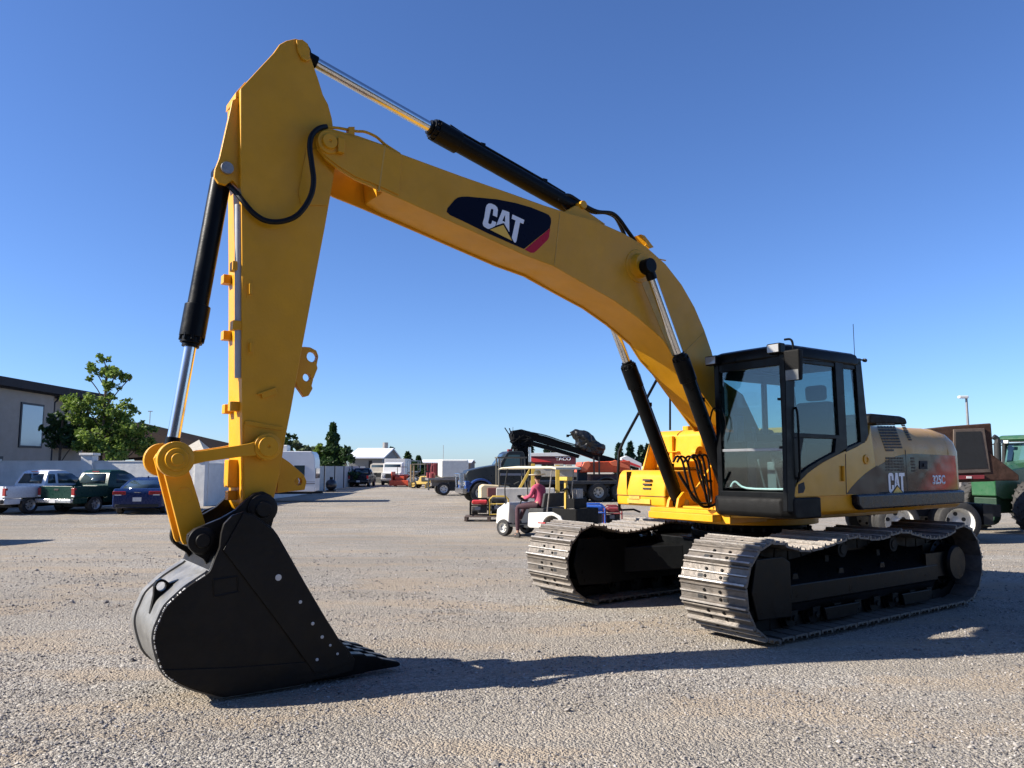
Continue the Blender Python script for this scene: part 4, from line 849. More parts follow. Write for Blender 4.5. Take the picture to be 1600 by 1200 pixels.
def arch_profile(L, z0, tops, wheels, r):
    """side profile of a car body: bottom line with wheel arches, then the given top outline"""
    P = []
    x = -L/2
    P.append((-L/2, z0))
    for wx in sorted(wheels):
        P.append((wx-r, z0))
        for k in range(1, 12): a = PI-PI*k/12; P.append((wx+r*math.cos(a), z0+r*.92*math.sin(a)))
        P.append((wx+r, z0))
    P.append((L/2, z0))
    return P+tops
def plate(parent, x, y, z, w_=.32, h=.16, ax='x'):
    b = B(); b.box((x, y, z), (.012, w_, h)); b.build('licence_plate', mat('plate white', (.55, .55, .55), .4), parent)
TAILR = mat('tail lamp red', (.25, .008, .008), .15, coat=.5)
def pickup(loc, rz, paint, trim, label, ext=True, L=5.3):
    t = thing('pickup_truck', label, 'pickup truck', loc, rz, 'pickup trucks parked in the yard')
    W = .93; r = .36; wx = (-1.55, 1.65)
    tops = [(L/2, .62), (L/2-.03, .92), (L/2-.35, 1.02), (1.25, 1.10), (-.95, 1.10), (-.95, .62), (-L/2, .62)]
    b = B(); b.py(arch_profile(L, .40, tops, wx, .43), -W+.03, W-.03); b.build('body', paint, t, bevel=.03)
    for s in (-1, 1):
        b = B(); b.loft([[(x, s*(W-.07), .62), (x, s*W, .66), (x, s*(W+.01), .9), (x, s*(W-.01), 1.10), (x, s*(W-.08), 1.10)] for x in (-L/2+.02, -.97)]); b.build('bed_side', paint, t, bevel=.01)
        b = B(); b.loft([[(x, s*(W-.10), 1.02), (x, s*(W-.005), 1.02), (x, s*(W-.02), 1.105), (x, s*(W-.10), 1.105)] for x in (-.95, 1.2)]); b.build('shoulder', paint, t)
    b = B(); b.b2(-L/2, -L/2+.07, -W+.12, W-.12, .58, 1.11); tg = b.build('tailgate', paint, t, bevel=.015)
    b = B(); b.b2(-L/2-.015, -L/2+.02, -.12, .12, .93, 1.0); b.build('tailgate_handle', DARK, tg, bevel=.01)
    c0 = -1.0 if not ext else -.95; cr = .38
    b = B(); secs = []
    for z, xa, xb, hw in ((1.09, -.93, 1.28, W-.05), (1.2, -.91, 1.08, W-.07), (1.62, -.72, .42, W-.19), (1.72, -.58, .25, W-.27), (1.75, -.4, .1, W-.40)):
        secs.append([(xa, -hw, z), (xb-.1, -hw, z), (xb, -hw+.12, z), (xb, hw-.12, z), (xb-.1, hw, z), (xa, hw, z)])
    b.loft(secs); cab_ = b.build('cabin', paint, t, bevel=.02)
    b = B(); b.raw([(-.945, -.66, 1.20), (-.945, .66, 1.20), (-.755, .56, 1.60), (-.755, -.56, 1.60)], [(0, 1, 2, 3)])
    o = b.build('rear_window', CARG, cab_); o.modifiers.new('t', 'SOLIDIFY').thickness = .012
    for s in (-1, 1):
        b = B(); wn = ((-.45, .98, 1.2, -.38, .40), ) if not ext else ((-.30, .98, 1.2, -.28, .40), (-.78, -.42, 1.2, -.70, -.40))
        for xa, xb, z, xc, xd in wn:
            b.raw([(xa, s*(W-.058), z), (xb, s*(W-.058), z), (xd, s*(W-.185), 1.60), (xc, s*(W-.185), 1.60)], [(0, 1, 2, 3)])
        o = b.build('side_window', CARG, cab_); o.modifiers.new('t', 'SOLIDIFY').thickness = .012
        b = B(); b.b2(.80, .88, s*(W+.18)-.10, s*(W+.18)+.10, 1.12, 1.28); b.tube([(.84, s*(W-.02), 1.15), (.84, s*(W+.1), 1.16)], .02, sub=1); b.build('side_mirror', DARK, t, bevel=.02)
        b = B(); b.b2(-L/2-.015, -L/2+.10, s*(W-.07)-.075, s*(W-.07)+.085, .74, 1.04); tl = b.build('tail_lamp', TAILR, t, bevel=.015)
        b = B(); b.b2(-L/2-.018, -L/2+.10, s*(W-.07)-.07, s*(W-.07)+.08, .68, .738); b.build('reverse_lamp', WHT, tl, bevel=.01)
        for x in wx: wheel(t, x, s*(W-.13), r, .24, s)
        b = B(); b.cyl((.02, s*(W+.012), .72), (.02, s*(W-.2), .72), .001, n=4)
        b = B(); b.b2(.30, .45, s*(W-.0)-.015, s*(W-.0)+.02, .93, .965); b.build('door_handle', DARK, t, bevel=.008)
    b = B(); b.b2(-L/2-.16, -L/2-.02, -W+.02, W-.02, .44, .60); b.build('rear_bumper', trim, t, bevel=.03)
    b = B(); b.b2(L/2-.05, L/2+.1, -W+.05, W-.05, .42, .62); b.build('front_bumper', trim, t, bevel=.03)
    plate(t, -L/2-.165, 0, .53)
    b = B(); b.b2(-2.0, 2.0, -.45, .45, .25, .42); b.cyl((-1.55, -.8, .34), (-1.55, .8, .34), .07); b.b2(-.3, -2.1, .3, .5, .22, .34); b.build('chassis', DARK, t)
    b = B(); b.b2(-.745, -.70, -.18, .18, 1.665, 1.70); b.build('brake_lamp', TAILR, t)
    return t
WP = mat('white car paint', (.52, .54, .58), .25, var=.05, coat=.3, dust=.05)
GP = mat('dark green car paint', (.006, .032, .022), .28, var=.1, spec=.3)
BP = mat('navy car paint', (.006, .018, .075), .25, var=.1, spec=.35)
KP = mat('black car paint', (.005, .007, .016), .25, var=.1, spec=.3)
def corner(px, Y, rz, L=5.3, W=.93):
    """where a car stands whose rear right corner is seen at this column and depth"""
    h = Vector((math.cos(rz), math.sin(rz))); q = Vector((at(px, 760, Y).x, Y))+h*L/2+Vector((-h.y, h.x))*W; return (q.x, q.y, gz(q.y))
def gp(px, Y, dz=0): q = at(px, 700, Y); return (q.x, Y, gz(Y)+dz)
pickup(corner(9, 30.3, R(70)), R(70), WP, mat('bumper dark', (.03, .03, .03), .5), 'white pickup with extended cab, leftmost of the vehicles at the garden wall')
pickup(corner(117, 30.9, R(73)), R(73), GP, mat('bumper chrome', (.5, .5, .5), .25, .8), 'dark green pickup with chrome rear bumper between the white pickup and the sedan', ext=False)
van = thing('cargo_van', 'grey cargo van parked just outside the left edge, its shadow on the gravel', 'van', (-16.6, 18.8, gz(18.8)))
b = B(); b.py(arch_profile(5.8, .32, [(2.9, 1.0), (2.55, 1.15), (1.9, 1.32), (1.25, 2.25), (1.0, 2.42), (-2.8, 2.48), (-2.9, 2.3)], (-1.9, 2.0), .42), -.98, .98); b.build('body', mat('van grey', (.30, .31, .32), .35, spec=.3), van, bevel=.06, seg=3)
b = B(); b.pr([(1.93, -.85, 1.36), (1.93, .85, 1.36), (1.30, .78, 2.22), (1.30, -.78, 2.22)], (.02, 0, .01)); b.build('windscreen', CARG, van)
for s in (-1, 1):
    b = B(); b.py([(.45, 1.35), (1.65, 1.35), (1.15, 2.1), (.45, 2.1)], s*.985-.006, s*.985+.006); b.build('side_window', CARG, van)
    for x in (-1.9, 2.0): wheel(van, x, s*.86, .36, .24, s)
pickup(gp(568, 74.5), R(92), KP, mat('bumper dark', (0, 0, 0)), 'black pickup parked at the corrugated fence beside the round tank')
def sedan():
    t = thing('sedan_car', 'dark blue sedan parked tail out between the green pickup and the bucket link', 'sedan', corner(254, 30.9, R(103), 4.6, .91), R(103))
    L = 4.6; W = .91; wx = (-1.4, 1.35)
    tops = [(L/2, .55), (L/2-.1, .72), (1.55, .90), (.8, .98), (-1.75, 1.02), (-2.15, 1.03), (-L/2, .92), (-L/2-.02, .6)]
    b = B(); b.py(arch_profile(L, .26, tops, wx, .38), -W, W); bd = b.build('body', BP, t, bevel=.07, seg=3)
    b = B(); secs = []
    for z, xa, xb, hw in ((.96, -1.85, 1.05, W-.06), (1.1, -1.55, .80, W-.12), (1.32, -1.05, .30, W-.23), (1.42, -.7, .05, W-.32), (1.45, -.4, -.15, W-.45)):
        secs.append([(xa, -hw+.12, z), (xa+.12, -hw, z), (xb-.12, -hw, z), (xb, -hw+.12, z), (xb, hw-.12, z), (xb-.12, hw, z), (xa+.12, hw, z), (xa, hw-.12, z)])
    b.loft(secs); rf_ = b.build('roof', BP, t, ang=60)
    b = B(); b.raw([(-1.80, -.70, .99), (-1.80, .70, .99), (-1.08, .52, 1.325), (-1.08, -.52, 1.325)], [(0, 1, 2, 3)]); o = b.build('rear_window', CARG, rf_); o.modifiers.new('t', 'SOLIDIFY').thickness = .02
    for s in (-1, 1):
        b = B(); b.raw([(-1.35, s*(W-.065), 1.0), (.75, s*(W-.065), 1.0), (.25, s*(W-.225), 1.33), (-.85, s*(W-.225), 1.33)], [(0, 1, 2, 3)]); o = b.build('side_window', CARG, rf_); o.modifiers.new('t', 'SOLIDIFY').thickness = .02
        b = B(); b.b2(-L/2-.03, -L/2+.2, s*.66-.24, s*.66+.24, .78, .92); tl = b.build('tail_lamp', TAILR, t, bevel=.02)
        b = B(); b.b2(-L/2-.035, -L/2, s*.70-.12, s*.70+.12, .755, .79); b.build('reverse_lamp', WHT, tl)
        b = B(); b.b2(.62, .72, s*(W+.09)-.10, s*(W+.09)+.08, .98, 1.10); b.build('side_mirror', BP, t, bevel=.03)
        for x in wx: wheel(t, x, s*(W-.11), .33, .22, s, rr=.72)
    b = B(); b.b2(-L/2-.03, -L/2+.1, -.80, .80, .30, .42); b.build('rear_bumper', DARK, t, bevel=.03)
    b = B(); b.b2(-L/2-.022, -L/2, -.13, .13, .86, .885); b.build('trunk_badge', CHR, t)
    plate(t, -L/2-.03, 0, .60, .32, .16)
    b = B(); b.loft([[(-.60, -.03, 1.44), (-.45, -.03, 1.44), (-.45, .03, 1.44), (-.60, .03, 1.44)], [(-.62, -.01, 1.50), (-.58, -.01, 1.50), (-.58, .01, 1.50), (-.62, .01, 1.50)]]); b.build('roof_fin', BP, t)
    b = B(); b.b2(-1.8, 1.8, -.6, .6, .16, .3); b.build('chassis', DARK, t)
sedan()
# ---------- garden wall with piers
STU = mat('grey stucco', (.66, .65, .62), .9, var=.14, scale=2, bump=.5, bscale=60)
STC = mat('pier cap', (.66, .64, .60), .85, var=.1, bump=.3)
YW = 37.6
def xa(px, Y): return at(px, 720, Y).x
def garden_wall(pts, h, label, name='garden_wall'):
    t = thing(name, label, 'wall', (pts[0][0], pts[0][1], GZ)); o = Vector(pts[0])
    for p, q in zip(pts, pts[1:]):
        p = Vector(p)-o; q = Vector(q)-o; d = (q-p); n = Vector((-d.y, d.x)).normalized()*.1; b = B()
        b.pr([(*(p-n), -.1), (*(q-n), -.1), (*(q+n), -.1), (*(p+n), -.1)], (0, 0, h+.1)); b.build('wall_panel', STU, t, smooth=False)
        b = B(); n2 = n*1.25; b.pr([(*(p-n2), h), (*(q-n2), h), (*(q+n2), h), (*(p+n2), h)], (0, 0, .05)); b.build('coping', STC, t, smooth=False)
    return t
def pier(px, Y, w_, h, label):
    x = xa(px, Y); t = thing('wall_pier', label, 'pier', (x, Y, GZ), 0, 'piers along the garden wall')
    b = B(); b.b2(-w_/2, w_/2, -w_/2, w_/2, -.1, h); b.build('shaft', STU, t, bevel=.01)
    b = B(); b.b2(-w_/2-.07, w_/2+.07, -w_/2-.07, w_/2+.07, h, h+.12); b.build('cap', STC, t, bevel=.02)
garden_wall([(-40, YW), (xa(316, YW)-.2, YW)], 2.12, 'long pale grey stucco garden wall behind the parked pickups')
garden_wall([(xa(316, YW)+.2, YW+.1), (xa(372, 41), 41), (xa(452, 49), 49), (xa(490, 56.8), 56.8)], 2.0, 'pale grey wall running back behind the excavator arm to the trailer')
pier(140, YW-.05, .55, 2.42, 'stucco wall pier with cap rising behind the green pickup')
pier(316, YW-.05, .50, 2.2, 'stucco wall pier at the wall corner, seen through the bucket linkage')
# ---------- beige house
HB = mat('beige stucco house', (.30, .27, .24), .9, var=.1, scale=1.5, bump=.3, bscale=40); ROOFD = mat('dark fascia', (.028, .028, .034), .7, var=.2, spec=.2); FRM = mat('window frame dark', (.02, .022, .03), .5)
XH = at(0, 600, 42).x+.05
def yat(px):                                                     # depth along the house side for a picture column
    d = ray(px, 650); return d.y*XH/d.x-42
hs = thing('house', 'beige two storey house with dark roof edge and one tall narrow window', 'house', (XH, 42, GZ))
b = B(); b.b2(-14, 0, -12, 5.0, -.2, 6.25); b.b2(-14, -.9, 5.0, yat(152), -.2, 6.19); b.build('wall', HB, hs, smooth=False)
b = B(); b.b2(-14.3, .55, -12.3, yat(158), 6.25, 6.75); b.b2(-14, .35, -12, yat(158)-.3, 6.19, 6.25); b.build('roof', ROOFD, hs, bevel=.03)
y0, y1 = yat(31), yat(67); zt = at(31, 628, 42+y0).z-GZ; zb = at(31, 699, 42+y0).z-GZ
b = B(); b.b2(0, .06, y0, y1, zb, zt); wf = b.build('window', FRM, hs, smooth=False)
b = B(); b.b2(.055, .068, y0+.12, y1-.12, zb+.12, zt-.12); b.build('pane', mat('house window glass', (.30, .36, .42), .05, spec=1, coat=1, var=.02), wf, smooth=False)
b = B(); b.b2(0, .06, yat(-20), yat(8), 1.2, 2.05+.4); wf = b.build('window', FRM, hs, smooth=False); b = B(); b.b2(.055, .068, yat(-20)+.1, yat(8)-.1, 1.3, 2.3); b.build('pane', mat('house window glass', (0, 0, 0)), wf, smooth=False)
b = B(); b.tube([(.3, 5.1, 6.2), (.1, 5.1, 5.9), (-.02, 5.1, 5.8), (-.02, 5.1, .3)], .055, sub=1); b.build('downspout', FRM, hs)
b = B(); b.b2(-.9, .9, 5.1, 9.8, 3.05, 3.30); b.build('balcony', ROOFD, hs, bevel=.02)
# dark roofed house
SH = mat('dark brown shingles', (.026, .019, .016), .95, var=.3, scale=8, bump=.5, spec=.05)
Y2 = 58
def rel(px, py, Y, o): q = at(px, py, Y); return (q.x-o[0], q.y-o[1], q.z-o[2])
o2 = (at(240, 700, Y2).x, Y2, GZ)
h2 = thing('house', 'low house with long dark brown shingle roof behind the leafy tree', 'house', o2)
P0 = rel(150, 652, Y2+4, o2); P1 = rel(228, 662, Y2+4, o2); P2 = rel(345, 706, Y2-2, o2); P3 = rel(100, 722, Y2-3, o2)
b = B(); b.raw([P0, P1, P2, P3, (P0[0], P0[1]+8, 2), (P1[0]+2, P1[1]+8, 2), (P2[0]+1, P2[1]+10, P2[2])], [(0, 1, 2, 3), (0, 4, 5, 1), (1, 5, 6, 2)]); ob = b.build('roof', SH, h2, smooth=False); so = ob.modifiers.new('t', 'SOLIDIFY'); so.thickness = .15
b = B(); b.b2(P3[0]+1, P2[0]-.6, -1.2, 8, -.1, 2.0); b.build('wall', HB, h2, smooth=False)
b = B(); r0 = rel(228, 662, Y2+4, o2); b.cyl((r0[0]+.3, r0[1], r0[2]), (r0[0]+.3, r0[1], r0[2]+1.0), .03, n=6); b.box((r0[0]+.3, r0[1], r0[2]+1.0), (.35, .06, .06)); b.build('roof_vent', STEEL, h2)
Y3 = 50; o3 = (at(308, 700, Y3).x, Y3, GZ)
h3 = thing('garden_shed', 'small shed with pale hipped roof peeking over the wall behind the link', 'shed', o3)
ap = rel(311, 687, Y3, o3); b = B(); e = [(-1.6, -1.4, 2.25), (1.35, -1.4, 2.25), (1.35, 1.4, 2.25), (-1.6, 1.4, 2.25)]; b.raw([*e, (ap[0], 0, ap[2])], [(0, 1, 4), (1, 2, 4), (2, 3, 4), (3, 0, 4), (3, 2, 1, 0)]); b.build('roof', mat('pale shingle', (.50, .46, .38), .8, var=.15, bump=.3), h3, smooth=False)
b = B(); b.b2(-1.3, 1.1, -1.1, 1.1, -.1, 2.25); b.build('wall', mat('cream siding', (.50, .47, .36), .8), h3, smooth=False)
# ---------- trees
BARK = mat('bark', (.09, .07, .055), .9, var=.3, bump=.6)
def leafmat(name, a, c, tr=.25):
    if name in MATS: return MATS[name]
    m = bpy.data.materials.new(name); m.use_nodes = True; N = m.node_tree.nodes; L = m.node_tree.links; bs = N['Principled BSDF']
    oi = N.new('ShaderNodeNewGeometry'); mx = N.new('ShaderNodeMix'); mx.data_type = 'RGBA'; L.new(oi.outputs['Random Per Island'], mx.inputs[0]); mx.inputs[6].default_value = (*a, 1); mx.inputs[7].default_value = (*c, 1)
    L.new(mx.outputs[2], bs.inputs['Base Color']); bs.inputs['Roughness'].default_value = .5; bs.inputs['Specular IOR Level'].default_value = .3
    t = N.new('ShaderNodeBsdfTranslucent'); L.new(mx.outputs[2], t.inputs[0]); ms = N.new('ShaderNodeMixShader'); ms.inputs[0].default_value = tr
    L.new(bs.outputs[0], ms.inputs[1]); L.new(t.outputs[0], ms.inputs[2]); L.new(ms.outputs[0], N['Material Output'].inputs[0]); MATS[name] = m; return m
LF1 = leafmat('leaf bright', (.05, .10, .015), (.24, .32, .06), .35); LF2 = leafmat('leaf dark', (.018, .045, .015), (.05, .09, .025)); LF3 = leafmat('leaf pine', (.010, .030, .016), (.028, .055, .028), .08); LF4 = leafmat('leaf grey green', (.05, .075, .035), (.13, .16, .08))
def leaves(b, rnd, c, rad, n, ls, sq=.8):
    for _ in range(n):
        while True:
            p = Vector((rnd.uniform(-1, 1), rnd.uniform(-1, 1), rnd.uniform(-1, 1)))
            if p.length < 1: break
        p = p*(.55+.45*rnd.random()); q = Vector(c)+Vector((p.x*rad, p.y*rad, p.z*rad*sq)); u = Vector((rnd.gauss(0, 1), rnd.gauss(0, 1), rnd.gauss(0, 1))).normalized(); v = u.orthogonal().normalized(); s = ls*rnd.uniform(.6, 1.3)
        b.raw([q-u*s, q-v*s*.55, q+u*s, q+v*s*.55], [(0, 1, 2, 3)])
def tree(label, x, y, clumps, leaf, trunk_h, seed, ls=.13, dens=90, group=None, name='tree', r0=.14):
    """clumps: (dx, z, radius); limbs reach from the trunk to every clump"""
    rnd = random.Random(seed); t = thing(name, label, 'tree', (x, y, GZ), 0, group); b = B(); tb = B()
    top_ = max(c[1] for c in clumps); tb.tube([(0, 0, -.1), (.03, .02, trunk_h*.5), (-.03, 0, trunk_h), (0, 0, top_*.95)], r0*.45, n=8)
    tb.loft([[(r_*math.cos(2*PI*i/8), r_*math.sin(2*PI*i/8), z) for i in range(8)] for r_, z in ((r0*1.3, -.1), (r0, .4), (r0*.8, trunk_h*.7), (r0*.45, trunk_h*1.1))])
    for dx, z, rad in clumps:
        dy = rnd.uniform(-.8, .8)*min(1.2, rad*1.2); z0 = max(trunk_h*.5, z-abs(dx)*.9-.5)
        tb.tube([(0, 0, min(z0, z*.9)), (dx*.5, dy*.5, (z0+z)/2+.1), (dx, dy, z)], max(.02, r0*.20), n=5, sub=2)
        for k in range(int(7+rad*7)):
            a = rnd.uniform(0, 2*PI); e_ = rnd.uniform(-1, 1); rr_ = rad*rnd.uniform(.3, 1.25); c = (dx+rr_*math.cos(a)*math.cos(e_), dy+rr_*math.sin(a)*math.cos(e_), z+rr_*math.sin(e_)*.8)
            leaves(b, rnd, c, rad*.62, int(max(8, dens*rad*rad*.8)), ls)
    tb.build('trunk', BARK, t); b.build('crown', leaf, t, smooth=False); return t
Yt = 40.5; xt = at(160, 700, Yt).x; m_ = Yt/1202
def cl(px, py, r): q = at(px, py, Yt); return (q.x-xt, q.z-GZ, r*m_)
tree('leafy green tree with a thin tall leader in front of the beige house', xt, Yt, [cl(162, 562, 9), cl(146, 576, 11), cl(168, 580, 13), cl(182, 588, 13), cl(205, 590, 7), cl(172, 604, 12), cl(140, 592, 6), cl(175, 620, 7), cl(135, 634, 18), cl(108, 632, 14), cl(160, 640, 20), cl(190, 650, 18), cl(204, 632, 10), cl(212, 640, 7), cl(150, 662, 22), cl(120, 655, 18), cl(180, 675, 24), cl(210, 672, 16), cl(225, 668, 10), cl(145, 690, 22), cl(185, 700, 24), cl(215, 695, 20), cl(240, 670, 7)], LF1, 1.6, 11, ls=.10, dens=190)
xt = at(95, 700, 41).x; Yt = 41
tree('dark bushy tree close to the downspout of the beige house', xt, 41, [cl(86, 660, 14), cl(78, 672, 10), cl(100, 668, 15), cl(112, 675, 14), cl(92, 684, 16), cl(118, 690, 16), cl(102, 650, 9)], LF2, 1.4, 5, ls=.13, dens=120)
def conifer(label, x, y, h, w_, seed, leaf=LF3, ls=.16, n=900, group=None, name='conifer', gzb=None):
    rnd = random.Random(seed); t = thing(name, label, 'conifer', (x, y, GZ), 0, group); b = B()
    for i in range(n):
        f = rnd.random()**.75; z = h*(.06+.94*f); rad = w_*(1-f)**.85*(.72+.28*math.sin(f*31+seed))*rnd.uniform(.55, 1.05)+.04; a = rnd.uniform(0, 2*PI)
        leaves(b, rnd, (rad*math.cos(a), rad*math.sin(a), z-rad*.25), .14*h/5, 5, ls)
    b.build('crown', leaf, t, smooth=False)
    b = B(); b.cyl((0, 0, -.1), (0, 0, h*.93), .02*h+.05, .02, n=8); b.build('trunk', BARK, t)
def X(px, Y): return at(px, 720, Y).x
conifer('tall pointed conifer rising over the corrugated fence', X(519, 73), 73, 5.9, 1.9, 2, LF2, .20, 1600)
def bush_tree(px, Y, top, wpx, label, leaf, seed, name='tree', dens=26):
    zt_ = at(px, top, Y).z-GZ; k = Y/1202; w_ = wpx*k
    rnd = random.Random(seed); cls = []
    for i in range(14):
        f = rnd.random(); cls.append((rnd.uniform(-.42, .42)*w_*(1-.5*f), zt_*(.22+.66*f), w_*.22*(1.15-.4*f)))
    tree(label, X(px, Y), Y, cls, leaf, zt_*.3, seed, ls=.15*Y/60, dens=dens*4/max(1, (w_*.22)**2), name=name, r0=.12)
bush_tree(500, 74, 690, 40, 'bright green shrubby tree left of the pointed conifer', LF1, 21)
bush_tree(541, 72, 692, 30, 'dark rounded weeping tree right of the pointed conifer', LF2, 22)
bush_tree(449, 80, 668, 28, 'dark tree just above the trailer roof vent', LF2, 23)
bush_tree(470, 84, 682, 40, 'grey green loose tree above the trailer', LF4, 24)
bush_tree(492, 86, 688, 24, 'small grey green tree between trailer and conifer', LF4, 25)
for i, (px, top, h_, lab) in enumerate(((612, 701, 0, 'dark pointed tree beside the gable of the barn'), (637, 708, 0, 'low pointed tree right of the barn gable'), (654, 714, 0, 'slim dark tree left of the long low shed'))):
    Y = 150; zt_ = at(px, top, Y).z-GZ; conifer(lab, X(px, Y), Y, zt_, (1.6, 1.9, .9)[i]*1.4, 30+i, LF2, .5, 260, 'conifers beyond the barn')
bush_tree(655, 140, 714, 26, 'round dark tree behind the yellow forklift at the far end', LF2, 28, dens=10)
for i, (px, top) in enumerate(((967, 694), (985, 692), (1002, 697), (1012, 695), (1021, 699), (829, 696), (855, 698), (865, 702))):
    Y = 120; zt_ = at(px, top, Y).z-GZ; conifer(['slim dark conifer far behind the orange truck', 'tall dark conifer far behind the orange truck, left of the tool box', 'dark conifer left of the pair above the tool box', 'dark conifer, middle of the row above the tool box', 'dark conifer touching the fuel tank in the photo', 'dark conifer right of the crane column', 'dark conifer below the crane boom', 'short conifer below the crane boom'][i], X(px, Y), Y, zt_, 1.5, 50+i, LF3, .4, 200, 'distant conifers')
# ---------- travel trailer
ALW = mat('white siding', (.60, .61, .63), .35, var=.08, scale=2, coat=.2)
Yr = 41.5; xr = X(493, Yr)
rv = thing('travel_trailer', 'white travel trailer with rounded front behind the excavator arm', 'trailer', (xr, Yr, GZ), R(8))
b = B(); prof_ = [(-6.2, .55), (0, .55), (.0, .9), (-.02, 2.2), (-.10, 2.55), (-.22, 2.70), (-6.2, 2.76)]
b.py([(x-.0, z) for x, z in prof_], 0, 2.4); bd = b.build('body', ALW, rv, bevel=.04)
b = B(); b.b2(-2.6, -1.55, .5, 1.6, 2.72, 3.05); b.build('roof_unit', WHT, rv, bevel=.06)
b = B(); b.b2(-.02, .02, .25, 2.15, 1.25, 1.8); w1 = b.build('front_window', CARG, rv, bevel=.01)
b = B(); b.b2(-1.1, -.55, -.02, .01, 1.3, 1.95); b.b2(-2.9, -2.0, -.02, .01, 1.3, 1.9); b.build('side_window', CARG, rv, bevel=.01)
b = B(); b.b2(-6.2, 0, -.006, .004, .95, 1.02); b.b2(-6.2, 0, -.006, .004, 1.08, 1.10); b.build('stripe', mat('grey stripe', (.2, .2, .22), .4), rv)
for s in (0.05, 2.35):
    b = B()
    for x in (-3.2, -4.0): b.cyl((x, s-.1, .34), (x, s+.1, .34), .34, n=24)
    b.build('trailer_wheel', RUB, rv)
b = B(); b.b2(-.3, .3, 1.1, 1.3, .42, .55); b.b2(-6.0, -.2, .5, .62, .42, .55); b.build('hitch', DARK, rv)
# ---------- corrugated fence
cf = thing('corrugated_fence', 'grey corrugated metal fence with dark posts running back behind the round tank', 'fence', (X(490, 58), 58, GZ))
f0 = Vector((0, 0)); f1 = Vector((X(572, 82)-X(490, 58), 24)); d = (f1-f0); n_ = 6
for i in range(n_):
    p = f0+d*(i/n_); q = f0+d*((i+1)/n_-.012); b = B(); k = 24; pts = []
    e = (q-p)/k; nn = Vector((-d.y, d.x)).normalized()*.03
    for j in range(k+1): pts.append(p+e*j+nn*(1 if j % 2 else -1))
    b.raw([(a.x, a.y, 0) for a in pts]+[(a.x, a.y, 1.92) for a in pts], [(j, j+1, k+2+j, k+1+j) for j in range(k)]); ob = b.build('fence_panel', mat('galvanised sheet', (.36, .37, .38), .5, .3, var=.15), cf, smooth=False); ob.modifiers.new('t', 'SOLIDIFY').thickness = .01
    b = B(); b.box((q.x, q.y, .98), (.14, .14, 1.96)); b.build('fence_post', FRM, cf)
# round tank on stand
tk_ = thing('propane_tank', 'round black tank standing at the foot of the corrugated fence', 'tank', (X(518.5, 59), 59, GZ))
b = B(); b.rev((0, 0, .52), (0, 0, 1), [(-.42, 0), (-.40, .15), (-.30, .32), (-.12, .41), (.12, .41), (.30, .32), (.40, .15), (.42, 0)], 24); b.build('tank_shell', mat('tank black', (.012, .013, .02), .3, coat=.3), tk_)
b = B(); b.cyl((0, 0, .9), (0, 0, 1.1), .12, n=16); b.build('valve_collar', DARK, tk_); b = B(); b.box((0, 0, .06), (.6, .6, .12)); b.build('tank_stand', DARK, tk_)
# ---------- barn and far sheds
def barn(px0, px1, pyr, pye, pyg, Y, label, wallm, roofm, gable=True, name='barn', dep=14, cat='barn', rx=None):
    x0, x1 = X(px0, Y), X(px1, Y); zr = at(px0, pyr, Y+dep/2).z-GZ; ze = at(px0, pye, Y).z-GZ
    t = thing(name, label, cat, (x0, Y, GZ)); w_ = x1-x0; b = B(); b.b2(0, w_, 0, dep, -.2, ze)
    b.raw([(w_, 0, ze), (w_, dep, ze), (w_, dep/2, zr-.1), (0, 0, ze), (0, dep, ze), (0, dep/2, zr-.1)], [(0, 1, 2), (5, 4, 3)]); b.build('wall', wallm, t, smooth=False)
    b = B(); b.raw([(-.3, -.5, ze-.05), (w_+.3, -.5, ze-.05), (w_+.3, dep/2, zr), (-.3, dep/2, zr), (-.3, dep+.5, ze-.05), (w_+.3, dep+.5, ze-.05)], [(0, 1, 2, 3), (3, 2, 5, 4)]); ob = b.build('roof', roofm, t, smooth=False); ob.modifiers.new('t', 'SOLIDIFY').thickness = .15
    return t, w_, zr
WR = mat('white metal roof', (.75, .76, .78), .45, var=.04); GW = mat('grey siding', (.20, .20, .19), .8, var=.12, scale=1)
t, w_, ze = barn(545, 597, 700, 714, 0, 92, 'grey barn with bright white metal roof beyond the fence', GW, WR)
b = B(); b.b2(w_*.60, w_*.70, -.03, .02, 1.0, 2.6); b.build('barn_door', DARK, t)
b = B(); b.cyl((w_*.80, 7, ze-.2), (w_*.80, 7, ze+.7), .35, n=10); b.build('roof_vent', STEEL, t)
t, w_, ze = barn(655, 735, 718, 722, 0, 170, 'long low shed with pale roof at the far end of the yard', mat('brown siding', (.16, .12, .10), .8), WR, dep=20, name='shed', cat='shed')
b = B(); b.cyl((w_*.43, 5, ze), (w_*.43, 5, ze+3.2), .06, n=6); b.build('roof_mast', STEEL, t)
